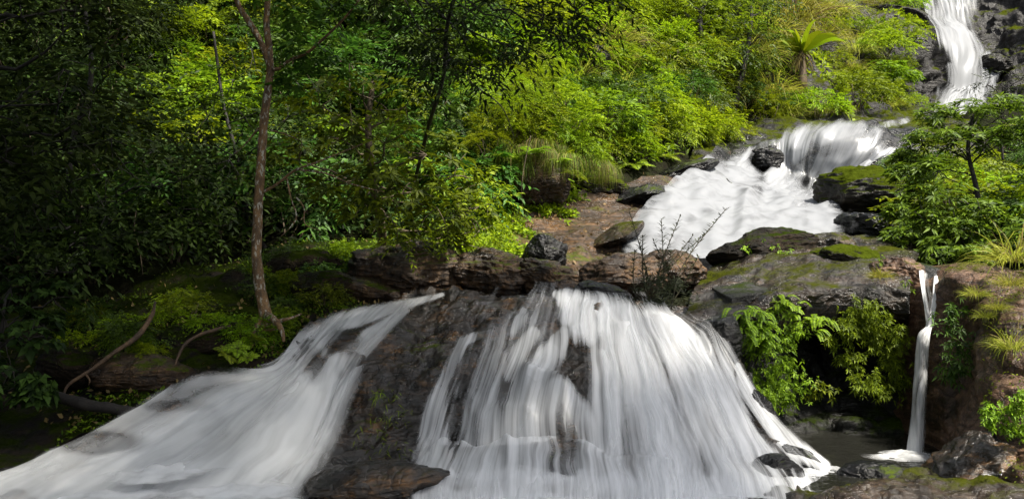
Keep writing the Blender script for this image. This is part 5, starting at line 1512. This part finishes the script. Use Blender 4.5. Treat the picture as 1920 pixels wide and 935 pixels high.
cover("creeping_ground_cover", UCA, 26000, M["leaf_lime"], .24, .11, 7, "low yellow green plants clinging to the upper cliff", lambda x, y, p: (x < 1690) & (fbm(p * .5, 3) > .02))
cover("creeping_ground_cover", RRA, 3500, M["leaf_small"], .03, .014, 9, "tiny creepers on the reddish rock", lambda x, y, p: (x > 1850))

cover("creeping_ground_cover", TBA, 26000, M["leaf_lime"], .09, .045, 8, "bright lime ground cover on the brown bank", lambda x, y, p: (x + .9 * (y - 400) < 1055 + 110 * fbm(p * 1.1, 3)), lift=.10)
cover("fallen_leaves", TBA, 900, M["dry"], .07, .04, 12, "dry fallen leaves on the brown bank")
# fallen branches and log on the bank
def wood(name, label, pts_, rad, mat, seed, twigs=()):
    pts_ = [P(*q) for q in pts_]
    c0 = pts_[0]
    V, f = tube(catmull(np.array(pts_) - c0, 40), np.interp(np.linspace(0, 1, 40), np.linspace(0, 1, len(rad)), rad), 9, jitter=.2, seed=seed)
    mb = MB().add(V, f)
    for t in twigs: mb.add(*tube(catmull(np.array([P(*q) for q in t]) - c0, 12), np.linspace(.012, .003, 12), 6, jitter=.2, seed=seed))
    o = link(name, mb.mesh(name, mat), loc=c0)
    return tag(o, label, "branch")
wood("fallen_branch", "long crooked fallen branch leaning on the lower left bank", [(291, 566, 9.0), (284, 592, 8.85), (258, 630, 8.65), (215, 660, 8.5), (178, 688, 8.4), (150, 706, 8.3), (126, 724, 8.25), (114, 756, 8.2)], [.012, .022, .026, .022, .019, .017, .014, .011], M["driftwood"], 3, [[(160, 700, 8.35), (168, 712, 8.3), (166, 722, 8.3)]])
wood("fallen_branch", "short orange brown branch bending down to the wash", [(432, 610, 9.15), (405, 618, 9.05), (375, 627, 8.95), (348, 644, 8.85), (334, 668, 8.75), (326, 692, 8.65)], [.014, .020, .018, .016, .013, .009], M["driftwood"], 5)
wood("fallen_log", "dark log lying along the foot of the bank", [(105, 742, 8.2), (160, 758, 8.1), (215, 766, 8.05), (265, 772, 8.0)], [.05, .055, .05, .04], M["bark_dark"], 7)
for k, (pts_, lb) in enumerate([([(255, 395, 11.0), (252, 430, 11.0), (262, 470, 11.0), (268, 515, 11.0)], "thin pale vine hanging in the dark hollow"), ([(995, 255, 13.0), (985, 300, 13.0), (978, 350, 13.0), (980, 390, 13.2)], "thin vine hanging before the grey outcrop"), ([(655, 120, 12.0), (656, 180, 12), (660, 240, 12)], "pale slim stem rising through the leaves right of the spotted tree"), ([(760, 0, 9.4), (790, 60, 9.4), (835, 90, 9.4), (830, 160, 9.3), (800, 210, 9.4)], "dark crooked vine in the top centre"), ([(885, 115, 10), (880, 150, 10), (940, 200, 10.2), (965, 260, 10.4)], "thin arching stem left of the lime hillside")]):
    o = wood("hanging_vine", lb, pts_, [.008, .007, .006, .004], M["twig"] if k < 3 else M["bark_dark"], 11 + k)
    o["category"] = "vine"
# shrubs on the right slope behind the spreading tree
rs = np.random.RandomState(4)
for k in range(26):
    px, py = 1690 + 300 * rs.rand(), 215 + 250 * rs.rand()
    kd = ["mid", "deep", "lime", "whorl"][rs.randint(4)]
    nm = {"lime": "yellow green leafy shrub", "mid": "bright green leafy shrub", "whorl": "green shrub with leaf rosettes", "deep": "deep green dense shrub"}[kd] + " on the slope behind the right spreading tree"
    put(kd, px, py, .5 + .3 * rs.rand(), nm, "shrub", nm, rng=rs)
